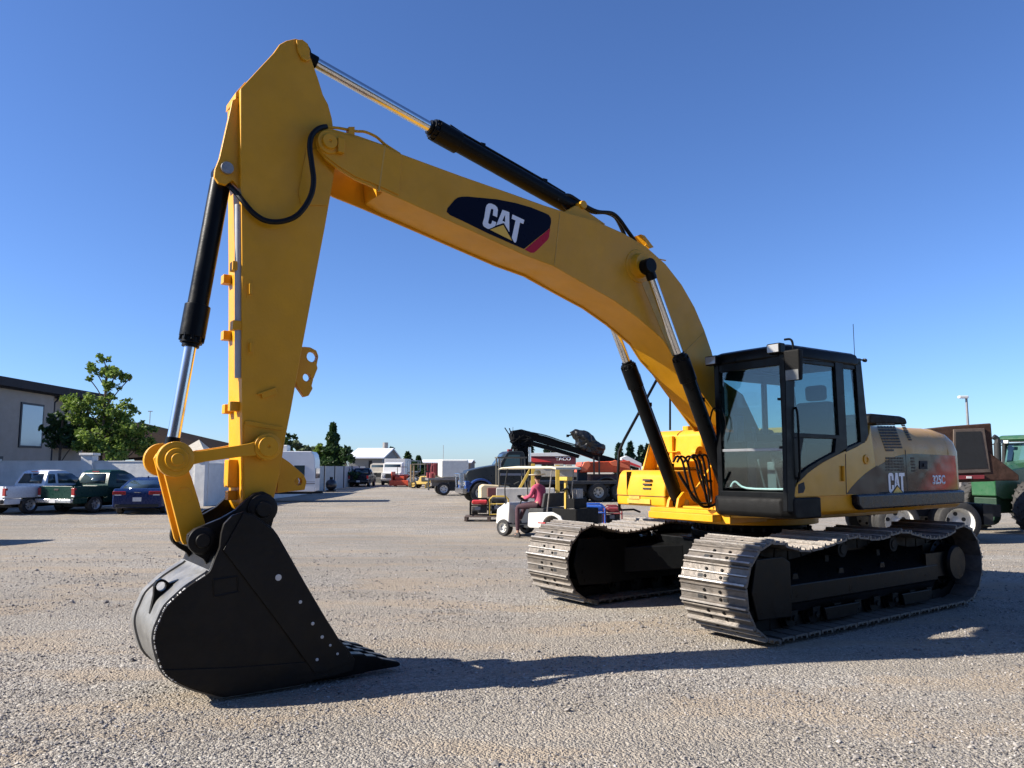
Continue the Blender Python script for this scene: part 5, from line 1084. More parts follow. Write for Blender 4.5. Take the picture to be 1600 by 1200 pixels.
# box van / white container front
Yb = 86
t = thing('box_truck', 'white box truck with grey opening beside the barn', 'truck', (X(617, Yb), Yb, GZ)); w_ = (633-601)*Yb/1202
b = B(); b.b2(-w_/2, w_/2, 0, 5, .9, 2.75); b.build('cargo_box', WHT, t, bevel=.04); b = B(); b.b2(-w_*.2, w_*.32, -.05, .02, 1.1, 2.35); b.build('box_door', mat('grey shade door', (.10, .10, .11), .6), t)
b = B(); b.b2(-w_/2+.1, w_/2-.1, -.2, 4.8, .45, .9); b.cyl((-w_/2+.3, .3, .45), (w_/2-.3, .3, .45), .45, n=20); b.build('chassis', DARK, t)
def small_truck(name, label, px, Y, w_, body, cat='truck', h=2.3, rz=0, cabh=1.5):
    t = thing(name, label, cat, (X(px, Y), Y, GZ), rz); b = B()
    b.loft([[(-w_/2, y, z0), (w_/2, y, z0), (w_/2*.96, y, z1), (-w_/2*.96, y, z1)] for y, z0, z1 in ((0, .55, 1.25), (.9, .55, 1.3), (1.2, .55, h*.93), (2.6, .55, h), (2.8, .55, h*.95))]); b.build('cab', body, t, bevel=.05)
    b = B(); b.raw([(-w_/2*.86, .93, 1.36), (w_/2*.86, .93, 1.36), (w_/2*.82, 1.17, h*.90), (-w_/2*.82, 1.17, h*.90)], [(0, 1, 2, 3)]); o = b.build('windscreen', CARG, t); o.modifiers.new('t', 'SOLIDIFY').thickness = .03
    b = B(); b.b2(-w_*.28, w_*.28, -.04, .02, .72, 1.15); b.build('grille', DARK, t); b = B(); b.b2(-w_/2, w_/2, -.15, .02, .42, .62); b.build('bumper', STEEL, t, bevel=.03)
    for s in (-1, 1):
        b = B(); b.b2(s*w_*.40-.13, s*w_*.40+.13, -.05, .02, .85, 1.05); b.build('headlight', WHT, t, bevel=.02)
        b = B(); b.cyl((s*w_/2*.75, .6, .42), (s*w_/2, .6, .42), .42, n=20); b.build('wheel', RUB, t)
        b = B(); b.cyl((s*w_/2*.75, 4.6, .42), (s*w_/2, 4.6, .42), .42, n=20); b.build('wheel', RUB, t)
    b = B(); b.b2(-w_/2, w_/2, 2.9, 6.2, .8, 1.05); b.build('flatbed', DARK, t)
    return t
small_truck('utility_truck', 'white utility truck facing the camera in front of the white box truck', 611, 79, 2.0, WHT, h=2.35)
small_truck('utility_truck', 'pale flatbed truck behind the black pickup beside the barn', 590, 88, 2.1, mat('beige paint', (.35, .32, .27), .4), h=2.3)
t = thing('compact_tractor', 'bright orange compact machine between the utility truck and the scissor lift', 'tractor', (X(626, 74), 74, GZ))
ORG = mat('orange paint', (.70, .085, .025), .4, var=.12, dust=.2)
b = B(); b.b2(-.6, .6, 0, 1.6, .45, 1.1); b.b2(-.45, .45, -.6, 0, .5, .95); b.build('body', ORG, t, bevel=.06)
b = B(); b.b2(-.75, -.65, -.9, 1.2, .3, 1.4); b.b2(.62, .72, -.9, 1.2, .3, .5); b.b2(-.9, .9, -1.1, -.9, .1, .6); b.build('loader_arm', ORG, t, bevel=.03)
for s in (-1, 1):
    b = B(); b.cyl((s*.5, 1.2, .5), (s*.78, 1.2, .5), .5, n=20); b.build('wheel', RUB, t)
b = B(); b.tube([(-.5, 1.4, 1.1), (-.5, 1.4, 1.85), (.5, 1.4, 1.85), (.5, 1.4, 1.1)], .04, sub=1); b.build('roll_bar', DARK, t)
t = thing('scissor_lift', 'grey scissor lift standing right of the orange machine', 'lift', (X(645, 73), 73, GZ))
b = B(); b.b2(-.55, .55, 0, 1.8, .2, .75); b.build('base', mat('lift grey blue', (.16, .20, .25), .5), t, bevel=.04); b = B(); b.b2(-.5, .5, 0, 1.8, 1.35, 1.45)
for x in (-.5, .5):
    for y in (.05, 1.75): b.b2(x-.03, x+.03, y-.03, y+.03, 1.45, 2.45)
b.b2(-.5, .5, 0, .05, 2.4, 2.46); b.b2(-.5, .5, 1.75, 1.8, 2.4, 2.46); b.build('platform', mat('lift grey blue', (0, 0, 0)), t); b = B()
for i in range(2): b.tube([(-.45, .3+i*.9, .75), (.45, .3+i*.9, 1.35)], .05, sub=1); b.tube([(.45, .3+i*.9, .75), (-.45, .3+i*.9, 1.35)], .05, sub=1)
b.build('scissor_stack', STEEL, t)
for s in (-1, 1): b = B(); b.cyl((s*.5, .3, .2), (s*.62, .3, .2), .2, n=14); b.cyl((s*.5, 1.5, .2), (s*.62, 1.5, .2), .2, n=14); b.build('wheel', RUB, t)
def lift_truck(label, px, Y, rz, col, dark, h=2.1):
    t = thing('forklift', label, 'forklift', (X(px, Y), Y, gz(Y)), rz)
    b = B(); b.loft([[(x, -.55, z0), (x, .55, z0), (x, .50, z1), (x, -.50, z1)] for x, z0, z1 in ((-1.35, .45, 1.02), (-1.2, .35, 1.12), (-.1, .35, 1.05), (.1, .35, .62), (.75, .35, .60))]); b.build('body', col, t, bevel=.05)
    b = B(); b.b2(-1.05, -.25, -.565, .565, .60, .98); b.build('side_cover', dark, t, bevel=.02)
    b = B()
    for x0, x1 in ((-.55, -.45), (.62, .72)):
        for y in (-.48, .48): b.tube([(x0, y, .9 if x0 < 0 else .6), (x1-.1 if x0 < 0 else x0-.05, y, h)], .03, sub=1)
    b.b2(-.62, .68, -.52, .52, h-.03, h+.03); b.build('overhead_guard', mat('guard grey', (.10, .09, .07), .5), t)
    b = B()
    for y in (-.28, .28): b.b2(.86, .96, y-.07, y+.07, .06, 2.05+h*.02)
    b.b2(.86, .96, -.3, .3, 2.0, 2.09); b.b2(.97, 1.03, -.45, .45, .12, .50); b.build('mast', mat('mast brown', (.22, .15, .08), .6, var=.3), t)
    b = B()
    for y in (-.28, .28): b.b2(1.03, 2.0, y-.06, y+.06, .09, .13)
    b.build('fork', DARK, t)
    b = B(); b.b2(-.45, .0, -.25, .25, 1.05, 1.15); b.b2(-.52, -.42, -.25, .25, 1.1, 1.5); b.build('seat', DARK, t, bevel=.03)
    b = B(); b.tube([(.45, 0, .7), (.25, 0, 1.15)], .02, sub=1); b.rev((.25, 0, 1.16), (-.4, 0, .9), [(-.015, .17), (0, .185), (.015, .17), (0, .155), (-.015, .17)], 20); b.build('steering_wheel', DARK, t)
    for x, r in ((-.95, .27), (.55, .34)):
        for s in (-1, 1): wheel(t, x, s*.47, r, .2, s, rim=col)
    return t
lift_truck('small yellow forklift at the far end beside the red container', 659, 68, R(160), mat('ochre paint', (.45, .30, .06), .5), DARK)
# red container
t = thing('shipping_container', 'dark red container at the far end of the yard', 'container', (X(682, 76), 76, GZ)); w_ = 1.55
CR = mat('container red', (.20, .025, .03), .6, var=.15)
b = B(); k = 16; pts = [(-w_/2-.1+i*(w_+.2)/k, .04*(i % 2)) for i in range(k+1)]; b.pz(pts+[(w_/2+.1, 5), (-w_/2-.1, 5)], .12, 2.2); b.build('corrugated_wall', CR, t, smooth=False)
b = B()
for x in (-w_/2-.12, w_/2+.12, -.05): b.b2(x-.05, x+.05, -.05, .08, .1, 2.22)
b.build('corner_post', CR, t)
t = thing('ochre_skid', 'ochre steel skid on the ground before the red container', 'skid', (X(681, 69), 69, GZ)); b = B(); b.b2(-1, 1, 0, .1, .35, .45); b.b2(-1, 1, 1.1, 1.2, .35, .45)
for x in (-.9, 0, .9): b.b2(x-.06, x+.06, 0, 1.2, 0, .36)
b.build('skid_frame', mat('ochre paint', (0, 0, 0)), t)
# white tanker flatbed
t = thing('water_truck', 'flatbed truck with a white box tank, standing left of the blue truck', 'truck', (X(704, 52), 52, GZ), R(12)); 
b = B(); b.b2(-.75, 1.1, -.9, .9, 1.15, 2.35); b.build('tank_body', mat('cream white', (.70, .69, .62), .4), t, bevel=.12, seg=3)
b = B(); b.b2(-1.6, 1.4, -1.0, 1.0, 1.0, 1.14); b.b2(-1.3, 1.4, -.4, .4, .6, 1.0); b.build('flatbed', STEEL, t)
for x in (-.55, .9):
    for s in (-1, 1): wheel(t, x, s*.8, .42, .3, s, rim=WHT)
b = B(); b.b2(-1.55, -1.5, -.95, -.35, .35, .95); b.b2(-.2, .25, -1.02, -.98, .3, .9); b.build('mud_flap', DARK, t)
b = B(); b.rev((-1.25, -.2, 1.14), (0, 0, 1), [(0, .2), (.3, .2), (.38, .1), (.4, 0)], 12); b.b2(-1.55, -1.05, .1, .6, 1.14, 1.5); b.tube([(-1.4, -.6, 1.14), (-1.35, -.6, 1.9), (-1.0, -.6, 2.1)], .03); b.build('pump', mat('container red', (0, 0, 0)), t)
# ---------- blue crane truck
Yk = 41.2
q0 = at(745, 785, Yk)
tr = thing('crane_truck', 'dark blue heavy truck with chrome grille carrying a folded black crane', 'truck', (q0.x+3.3*math.cos(R(14)), Yk+3.3*math.sin(R(14)), GZ), R(180+14))
BLU = mat('truck blue', (.012, .05, .20), .25, var=.1, coat=.5, dust=.1); TDK = mat('truck dark green', (.010, .013, .013), .3, var=.15, dust=.06)
fx = 3.3                                                         # front axle
b = B(); b.loft([[(x, -w_, z0), (x, w_, z0), (x, w_*.92, z1), (x, -w_*.92, z1)] for x, w_, z0, z1 in ((fx+.75, .62, .75, 1.45), (fx+.6, .72, .75, 1.68), (fx-.2, .82, .75, 1.86), (fx-.95, .90, .75, 1.98))]); hd_ = b.build('hood', TDK, tr, bevel=.06)
b = B(); b.loft([[(x0, -1.0, z), (x1, -.92, z), (x1, .92, z), (x0, 1.0, z)] for z, x0, x1 in ((.70, fx-2.45, fx-.92), (1.75, fx-2.45, fx-.92), (1.95, fx-2.43, fx-.98), (2.60, fx-2.35, fx-1.42), (2.70, fx-2.25, fx-1.6))]); cb = b.build('cab', TDK, tr, bevel=.05)
b = B(); b.raw([(fx-.985, -.85, 2.0), (fx-.985, .85, 2.0), (fx-1.39, .80, 2.56), (fx-1.39, -.80, 2.56)], [(0, 1, 2, 3)]); o = b.build('windscreen', CARG, cb); o.modifiers.new('t', 'SOLIDIFY').thickness = .03
b = B(); b.py([(fx-2.1, 1.85), (fx-1.18, 1.85), (fx-1.50, 2.50), (fx-2.1, 2.50)], .965, 1.0); b.build('side_window', mat('truck window', (.09, .16, .16), .06, coat=1), cb)
b = B(); b.b2(fx-2.3, fx-1.05, .985, 1.012, 1.42, 1.54); b.build('door_stripe', mat('grey stripe', (0, 0, 0)), cb)
b = B(); b.tube([(fx-1.05, .95, 2.3), (fx-.95, 1.25, 2.35), (fx-.95, 1.25, 1.7), (fx-1.0, .95, 1.6)], .025, sub=1); b.b2(fx-1.0, fx-.90, 1.17, 1.36, 1.75, 2.28); b.build('mirror', CHR, cb, bevel=.02)
for s in (-1, 1):
    b = B(); pts = [(fx+.72*math.cos(a), .56+.72*math.sin(a)) for a in [PI*i/12 for i in range(13)]]; pts = pts+[(fx-.62*math.cos(a)*1, .56+.60*math.sin(a)) for a in [PI*i/12 for i in range(13)]]
    b.py(pts, s*.72 if s > 0 else -1.12, 1.12 if s > 0 else -.72)
    b.b2(fx+.60, fx+.82, (.65 if s > 0 else -1.12), (1.12 if s > 0 else -.65), .75, 1.15); b.build('fender', BLU, tr, bevel=.04)
    b = B(); b.b2(fx+.80, fx+.84, s*.86-.12, s*.86+.12, .92, 1.10); b.build('headlight', mat('lamp lens', (0, 0, 0)), tr, bevel=.02)
    wheel(tr, fx, s*1.0, .54, .30, s, rim=mat('white rim', (.50, .48, .42), .5), rr=.56)
b = B(); b.b2(fx+.74, fx+.80, -.50, .50, .85, 1.55)
for i in range(7): b.b2(fx+.80, fx+.815, -.45, .45, .90+i*.09, .93+i*.09)
b.build('grille', CHR, tr, bevel=.02)
b = B(); b.b2(fx+.78, fx+.98, -1.15, 1.15, .50, .76); b.tube([(fx+1.0, -.6, .7), (fx+1.05, -.6, 1.5), (fx+1.05, .6, 1.5), (fx+1.0, .6, .7)], .04, sub=1); b.build('bumper', CHR, tr, bevel=.04)
b = B(); b.b2(-6.0, fx+.5, -.42, .42, .62, .92); b.cyl((fx-2.0, .62, .68), (fx-1.2, .62, .68), .3, n=20); b.b2(-2.5, -.9, -1.0, 1.0, .55, 1.0); b.build('chassis', DARK, tr)
b = B(); b.b2(-6.1, fx-2.6, -1.2, 1.2, .95, 1.12); b.build('flatbed', mat('deck dark', (.04, .04, .04), .7), tr, bevel=.02)
for x in (-3.1, -4.4):
    for s in (-1, 1): wheel(tr, x, s*.95, .52, .55, s, rim=mat('white rim', (0, 0, 0)), rr=.56)
b = B(); b.cyl((fx-2.62, 1.05, .8), (fx-2.62, 1.05, 2.9), .08, n=12); b.build('exhaust_stack', CHR, tr)
b = B(); b.cyl((fx-1.9, .3, 2.7), (fx-1.9, .3, 4.0), .012, n=5); b.build('aerial', DARK, tr)
b = B(); b.box((fx-1.7, .4, 2.75), (.25, .25, .12)); b.build('beacon', mat('container red', (0, 0, 0)), tr, bevel=.03)
# knuckle crane: traced on a vertical plane along the truck
def kr(px, py):
    """point on the truck's own centre plane, local x and z"""
    a = R(180+14); f = Vector((math.cos(a), math.sin(a))); l = Vector((-f.y, f.x)); d_ = ray(px, py); c = Vector(tr.location[:2]); t_ = (c@l)/(d_.xy@l); q = d_.xy*t_-c
    return (q@f, EYE+t_*d_.z-GZ)
def K(pts): return [kr(*p) for p in pts]
b = B(); b.py(K([(808, 745), (806, 700), (800, 690), (797, 680), (800, 673), (812, 671), (826, 675), (831, 690), (824, 702), (826, 745)]), -.35, .35)
rnd = random.Random(5)
for i in range(14):
    p = kr(800+rnd.uniform(0, 26), 678+rnd.uniform(0, 20)); q = kr(800+rnd.uniform(-4, 28), 680+rnd.uniform(0, 26)); m2 = kr(797+rnd.uniform(-4, 30), 690+rnd.uniform(-5, 22))
    b.tube([(p[0], .38, p[1]), (m2[0], .5, m2[1]), (q[0], .38, q[1])], .035, n=6)
p = kr(795, 669); q = kr(801, 686); b.tube([(p[0], .1, p[1]), (q[0], .1, q[1])], .03, sub=1); p = kr(790, 668); b.tube([(p[0], -.2, p[1]), (q[0], -.1, q[1])], .03, sub=1)
b.build('crane_column', BLKM, tr, bevel=.02)
b = B(); b.py(K([(812, 671), (826, 674), (905, 701), (972, 720), (972, 727), (940, 722), (900, 708), (830, 688), (815, 683)]), -.16, .16); b.py(K([(826, 688), (862, 698), (905, 711), (903, 716), (860, 704), (826, 695)]), -.13, .13)
q = kr(862, 698); b.build('crane_boom', BLKM, tr, bevel=.02)
b = B(); hp = K([(820, 676), (850, 682), (880, 692), (910, 700)]); b.tube([(x, .2, z+.06) for x, z in hp], .03); b.tube([(x, .24, z-.02) for x, z in hp], .03)
b.build('crane_hose', HOSE, tr)
# bagged grapple: crumpled tarp over the boom tip
def tarp(name, pts, parent, m, w_=.4, seed=3, amp=.10):
    rnd = random.Random(seed); P = [Vector((x, 0, z)) for x, z in pts]; c = sum(P, Vector())/len(P); secs = []
    for yy, k in ((-1, .35), (-.75, .8), (-.3, 1), (.3, 1), (.75, .8), (1, .35)):
        secs.append([tuple(c+(p-c)*(k+rnd.uniform(-amp, amp))+Vector((0, yy*w_, 0))) for p in P])
    b = B(); b.loft(secs); ob = b.build(name, m, parent, smooth=False); sb_ = ob.modifiers.new('s', 'SUBSURF'); sb_.levels = sb_.render_levels = 2; sb_.subdivision_type = 'SIMPLE'
    tx = bpy.data.textures.new(name, 'CLOUDS'); tx.noise_scale = .35; dm = ob.modifiers.new('d', 'DISPLACE'); dm.texture = tx; dm.strength = .28; dm.mid_level = .5; return ob
tarp('grapple_cover', K([(893, 676), (898, 672), (912, 673), (922, 678), (932, 690), (946, 697), (944, 708), (935, 712), (915, 708), (903, 700), (898, 688)]), tr, mat('black tarp', (.012, .012, .012), .35, bump=.8, bscale=9), .45)
b = B(); q = kr(887, 681); p = kr(898, 678); b.tube([(p[0], 0, p[1]), (q[0], 0, q[1])], .04, sub=1); b.box((q[0], 0, q[1]), (.12, .12, .14)); b.build('boom_hook', BLKM, tr)
# ---------- white and red truck crane behind
Yw = 52
t = thing('truck_crane', 'white and dark red crane carrier with TACO lettering behind the blue truck', 'crane', (X(822, Yw), Yw, GZ), R(0)); k = Yw/1202
def wx_(px): return X(px, Yw)-X(822, Yw)
def wz(py): return at(822, py, Yw).z-GZ
b = B(); b.py([(wx_(824), wz(713)), (wx_(824), wz(708)), (wx_(880), wz(707)), (wx_(902), wz(710)), (wx_(908), wz(712)), (wx_(908), wz(713))], 0, .7); b.build('crane_boom', WHT, t, bevel=.03)
b = B(); b.b2(wx_(824), wx_(900), .05, .65, wz(726), wz(713)); sd = b.build('side_panel', mat('dark maroon', (.10, .015, .02), .5), t)
text_obj('TACO', 'lettering', DWHT, sd, (wx_(868), .043, wz(719.5)), (1, 0, 0), (0, 0, 1), wz(714.1)-wz(719.8), wx_(891)-wx_(867), bold=.012)
b = B(); b.py([(wx_(826), wz(714)), (wx_(855), wz(720)), (wx_(862), wz(722)), (wx_(832), wz(722))], -.06, .04); b.build('red_flash', mat('bright red', (.55, .04, .04), .4), sd)
b = B(); b.b2(wx_(826), wx_(905), .1, 2.2, wz(745), wz(729)); b.b2(wx_(866), wx_(880), -.3, .5, wz(733), wz(725)); b.b2(wx_(884), wx_(893), -.3, .5, wz(733), wz(726)); b.build('carrier_deck', mat('beige paint', (0, 0, 0)), t, bevel=.03)
b = B(); b.b2(wx_(805), wx_(1000), .3, 2.0, .5, wz(745)); b.build('chassis', DARK, t)
for px in (812, 835, 900, 985):
    wheel(t, wx_(px), .35, .52, .35, -1, rim=WHT)
t = thing('telescopic_crane', 'red and white telescopic crane boom resting behind the orange truck', 'crane', (X(1000, 56), 56, GZ))
def v_(px, py): return (X(px, 56)-X(1000, 56), at(1000, py, 56).z-GZ)
b = B(); b.py([v_(970, 715), v_(978, 712), v_(1001, 724), v_(1001, 732), v_(968, 722)], -.4, .4); o = b.build('boom', WHT, t, bevel=.03)
b = B(); b.py([v_(972, 717.5), v_(999, 728), v_(999, 731), v_(970, 722)], -.42, -.40); b.build('red_flash', mat('bright red', (0, 0, 0)), o)
b = B(); b.b2(v_(1001, 0)[0], v_(1020, 0)[0], -.5, .8, 1.1, 1.9); b.build('machine_body', mat('cream white', (0, 0, 0)), t, bevel=.05); b = B(); b.b2(-3, 3.0, -.4, .8, .6, 1.1); b.build('chassis', DARK, t)
for x in (-2.2, 2.4): wheel(t, x, -.5, .5, .35, -1)
# ---------- orange hopper truck
Yo = 43.5; ox = X(935, Yo)
t = thing('spreader_truck', 'truck with bright orange hopper body and one large pale rimmed wheel', 'truck', (ox, Yo, GZ), R(5))
def o_(px, py): return (X(px, Yo)-ox, at(935, py, Yo).z-GZ)
b = B(); b.loft([[(o_(px, 0)[0], y, z) for px, y, z in ((900, -1.05, o_(0, 738)[1]), (978, -1.05, o_(0, 738)[1]), (978, 1.05, o_(0, 738)[1]), (900, 1.05, o_(0, 738)[1]))], [(o_(px, 0)[0], y, z) for px, y, z in ((906, -1.15, o_(0, 722)[1]), (978, -1.15, o_(0, 720)[1]), (978, 1.15, o_(0, 720)[1]), (906, 1.15, o_(0, 722)[1]))]]); b.build('hopper', ORG, t, bevel=.04)
b = B(); b.py([o_(901, 731), o_(906, 722), o_(914, 721), o_(916, 727), o_(910, 736), o_(903, 737)], -1.3, -1.15); b.py([o_(945, 722), o_(955, 719), o_(975, 728), o_(978, 733), o_(950, 728)], -1.22, -1.15); b.build('hopper_arm', mat('pale orange', (.70, .15, .06), .5), t, bevel=.03)
for px in (921, 929): b = B(); b.b2(o_(px, 0)[0]-.04, o_(px, 0)[0]+.04, -1.3, -1.22, o_(0, 742)[1], o_(0, 714)[1]); b.build('ladder_rail', DARK, t)
b = B(); b.b2(o_(920, 0)[0], o_(985, 0)[0], -1.0, 1.0, .9, o_(0, 741)[1]); b.build('engine_bay', mat('dirty maroon', (.09, .035, .03), .7, var=.5), t, bevel=.03)
b = B(); b.b2(o_(885, 0)[0], o_(985, 0)[0], -.45, .45, .5, .95); b.b2(o_(898, 0)[0], o_(912, 0)[0], -1.0, -.5, .6, 1.9); b.b2(o_(965, 0)[0], o_(985, 0)[0], -1.1, -.6, .4, 1.1); b.build('chassis', DARK, t)
wc = o_(941, 0)[0]
b = B(); pts = [(wc+.78*math.cos(a), .58+.76*math.sin(a)) for a in [PI*i/10 for i in range(11)]]+[(wc-.70*math.cos(a), .58+.68*math.sin(a)) for a in [PI*i/10 for i in range(11)]]; b.py(pts, -1.25, -.75); b.build('fender', mat('deck dark', (0, 0, 0)), t, bevel=.02)
wheel(t, wc, -1.0, .58, .42, -1, rim=mat('grey rim', (.25, .27, .29), .5), rr=.55); wheel(t, wc-1.5, -1.0, .50, .42, -1, rim=STEEL)
# ---------- cream forklift behind the cart
lift_truck('old cream and brown forklift with tall mast behind the golf cart', 797, 34, R(8), mat('cream paint', (.62, .50, .30), .5, var=.15, dust=.3), mat('brown red paint', (.22, .07, .06), .6, var=.3), h=2.28)
# yellow lifting frame
t = thing('lifting_frame', 'bright yellow steel A frame standing behind the golf cart roof', 'frame', (X(833, 31), 31, gz(31)))
b = B(); b.b2(-.075, .075, -.07, .07, 0, 2.0); b.pr([(-.85, -.05, .6), (-.72, -.05, .6), (-.09, -.05, 1.72), (-.09, -.05, 1.92)], (0, .1, 0)); b.b2(-.9, 1.0, -.1, .1, 0, .12); b.b2(.9, 1.06, -.08, .08, 0, 1.95); b.build('frame', mat('signal yellow', (.55, .36, .04), .5, dust=.3), t, bevel=.01)
# concrete blocks
t = thing('concrete_block', 'long grey concrete slab standing behind the golf cart windscreen', 'concrete block', (X(815, 30.5), 30.5, gz(30))); b = B(); b.b2(-1.0, 1.3, 0, .5, 0, 1.05); b.build('slab', mat('concrete', (.42, .40, .37), .9, var=.2, bump=.5), t, bevel=.03)
# ---------- generators and engines on the ground
def gen_frame(name, label, px, py, Y, w_, h, fcol, group='generators and engines on the ground', dep=.6, rz=0, ecol=None, seed=1, tubs=.022):
    rnd = random.Random(seed); t = thing(name, label, 'generator', (X(px, Y), Y, gz(Y)), rz, group); b = B()
    for y in (0, dep):
        b.tube([(-w_/2, y, .03), (-w_/2, y, h-.1), (-w_/2+.1, y, h), (w_/2-.1, y, h), (w_/2, y, h-.1), (w_/2, y, .03)], tubs, sub=1)
    for x in (-w_/2, w_/2):
        for z in (.06, h-.12): b.tube([(x, 0, z), (x, dep, z)], tubs, sub=1)
    b.tube([(-w_/2, 0, .06), (w_/2, 0, .06)], tubs, sub=1); b.tube([(-w_/2, 0, h*.62), (w_/2, 0, h*.62)], tubs, sub=1); b.build('tube_frame', fcol, t)
    b = B(); b.b2(-w_/2+.06, w_/2-.06, .06, dep-.06, h*.66, h-.05); b.build('fuel_tank', ecol or fcol, t, bevel=.04)
    b = B(); b.b2(-w_*.1, w_*.38, .1, dep-.1, .1, h*.58); b.cyl((-w_*.42, dep/2, h*.32), (-w_*.1, dep/2, h*.32), h*.22, n=16)
    for k in range(5): b.b2(-w_*.06, w_*.34, .08, .10, .14+k*h*.09, .16+k*h*.09)
    b.build('engine_block', mat('engine grey', (.05, .05, .05), .5, .3, var=.4), t, bevel=.01)
    b = B(); b.b2(-w_*.25, w_*.05, .02, .07, h*.35, h*.55); b.build('control_panel', mat('panel grey', (.25, .25, .25), .5), t, bevel=.01)
    return t
gen_frame('generator', 'blue framed portable generator on the gravel right of the golf cart', 928, 820, 24.6, .66, .70, mat('generator blue', (.02, .09, .40), .4), seed=2)
gen_frame('generator', 'dark red portable generator beside the blue one, near the tool box', 958, 812, 25.0, .52, .62, mat('container red', (0, 0, 0)), seed=3)
gen_frame('generator', 'yellow framed pump set on the pallet left of the golf cart', 780, 808, 27.6, .66, .68, mat('signal yellow', (0, 0, 0)), ecol=DARK, seed=4)
gen_frame('generator', 'red and black engine set on the pallet below the blue truck wheel', 750, 812, 27.6, .66, .60, BLKM, ecol=mat('bright red', (0, 0, 0)), seed=5)
t = thing('pallet', 'dark weathered wooden pallet under the two small engines', 'pallet', (X(764, 27.2), 27.2, gz(27))); b = B()
for i in range(7): b.b2(-.85, .85, -.1+i*.16, .02+i*.16, .13, .155)
for x in (-.8, 0, .8): b.b2(x-.05, x+.05, -.1, 1.0, .0, .13)
b.build('boards', mat('dark wood', (.10, .07, .055), .9, var=.3), t)
for g_ in [o for o in COL.objects if o.name.startswith('generator') and o.parent is None and o.location.y > 27]: g_.location.z += .155; g_.location.y = 27.35
# ---------- golf cart with its driver
gc = Vector((at(843, 833, 21.4).x, 21.35, gz(21.4))); GA = R(141.5)
cart = thing('golf_cart', 'white golf cart with cream roof and dark cargo box, driver on board', 'golf cart', gc, GA)
CW = mat('cart white', (.56, .55, .51), .35, var=.05, coat=.3, dust=.15)
b = B(); b.loft([[(x, -w_, z0), (x, w_, z0), (x, w_*.9, z1), (x, -w_*.9, z1)] for x, w_, z0, z1 in ((1.28, .30, .38, .55), (1.15, .48, .30, .72), (.85, .55, .28, .88), (.70, .56, .28, .92), (.64, .56, .28, .86))]); b.build('front_cowl', CW, cart, bevel=.04, seg=3)
b = B(); b.b2(-.45, .70, -.56, .56, .26, .32); b.build('floor', DARK, cart)
rear = [(-.35, .26), (-.40, .26)]
for k in range(0, 11): a = PI*k/10; rear.append((-.82+.30*math.cos(a), .30+.30*math.sin(a)))
rear += [(-1.18, .30), (-1.22, .42), (-1.10, .60), (-.85, .70), (-.05, .66), (-.02, .30), (-.1, .26)]
b = B(); b.py(rear, -.58, .58); bd = b.build('body', CW, cart, bevel=.05, seg=3)
b = B(); b.b2(-.62, -.38, .582, .592, .40, .425); b.build('red_badge', mat('bright red', (0, 0, 0)), bd)
b = B(); b.b2(-.50, .02, -.50, .50, .66, .78); b.loft([[(x, -.50, z), (x+.09, -.50, z), (x+.09, .50, z), (x, .50, z)] for x, z in ((-.50, .80), (-.58, 1.18))]); b.build('seat', mat('seat dark', (.03, .03, .03), .7), cart, bevel=.03)
b = B(); b.b2(-1.55, -1.0, -.55, .55, .36, .42); b.b2(-1.55, -.80, -.53, -.50, .42, .80); b.b2(-1.55, -.80, .50, .53, .42, .80); b.b2(-1.57, -1.54, -.53, .53, .42, .80); b.b2(-1.75, -1.5, -.5, .5, .32, .38); b.build('cargo_box', BLKM, cart, bevel=.015)
rf2 = [(1.02, 1.80), (.9, 1.86), (.3, 1.90), (-.8, 1.90), (-.98, 1.86), (-1.0, 1.80), (-.8, 1.83), (.8, 1.82)]
b = B(); b.py(rf2, -.60, .60); b.build('roof', mat('cream roof', (.55, .50, .36), .5, dust=.2), cart, bevel=.03, seg=3)
for s in (-1, 1):
    b = B(); b.tube([(.78, s*.50, .85), (.80, s*.52, 1.3), (.70, s*.52, 1.82)], .018); b.build('roof_post', DARK, cart); b = B(); b.tube([(-.62, s*.50, .7), (-.72, s*.52, 1.3), (-.80, s*.52, 1.84)], .018); b.build('roof_post', STEEL, cart)
    wheel(cart, .82, s*.50, .225, .20, s, rim=CW, rr=.60); wheel(cart, -.82, s*.50, .225, .22, s, rim=CW, rr=.60)
b = B(); b.tube([(.62, .26, .62), (.40, .26, 1.00)], .018, sub=1); b.rev((.385, .26, 1.02), (-.5, 0, .85), [(-.014, .155), (0, .17), (.014, .155), (0, .14), (-.014, .155)], 22); b.build('steering_wheel', DARK, cart)
b = B(); b.b2(-1.35, -1.05, -.3, .3, .8, 1.05); b.tube([(-1.2, .2, 1.0), (-1.15, .3, 1.3), (-1.0, .35, 1.25)], .03); b.build('engine_part', BLKM, cart, bevel=.03)
t = thing('cargo_post', 'yellow and grey gear standing upright in the cargo bed of the golf cart', 'post', (gc.x, gc.y, gc.z), GA)
b = B(); b.b2(-1.10, -1.04, .24, .32, .42, 1.55); b.loft([[(-1.2, .15, z), (-.95, .15, z), (-.95, .40, z), (-1.2, .40, z)] for z in (1.52, 1.62)]); b.build('post', mat('signal yellow', (0, 0, 0)), t, bevel=.01); b = B(); b.cyl((-1.0, .1, .9), (-.98, .12, 1.4), .05, n=12); b.b2(-1.3, -1.15, -.2, .1, .8, 1.3); b.build('canister', STEEL, t, bevel=.01)
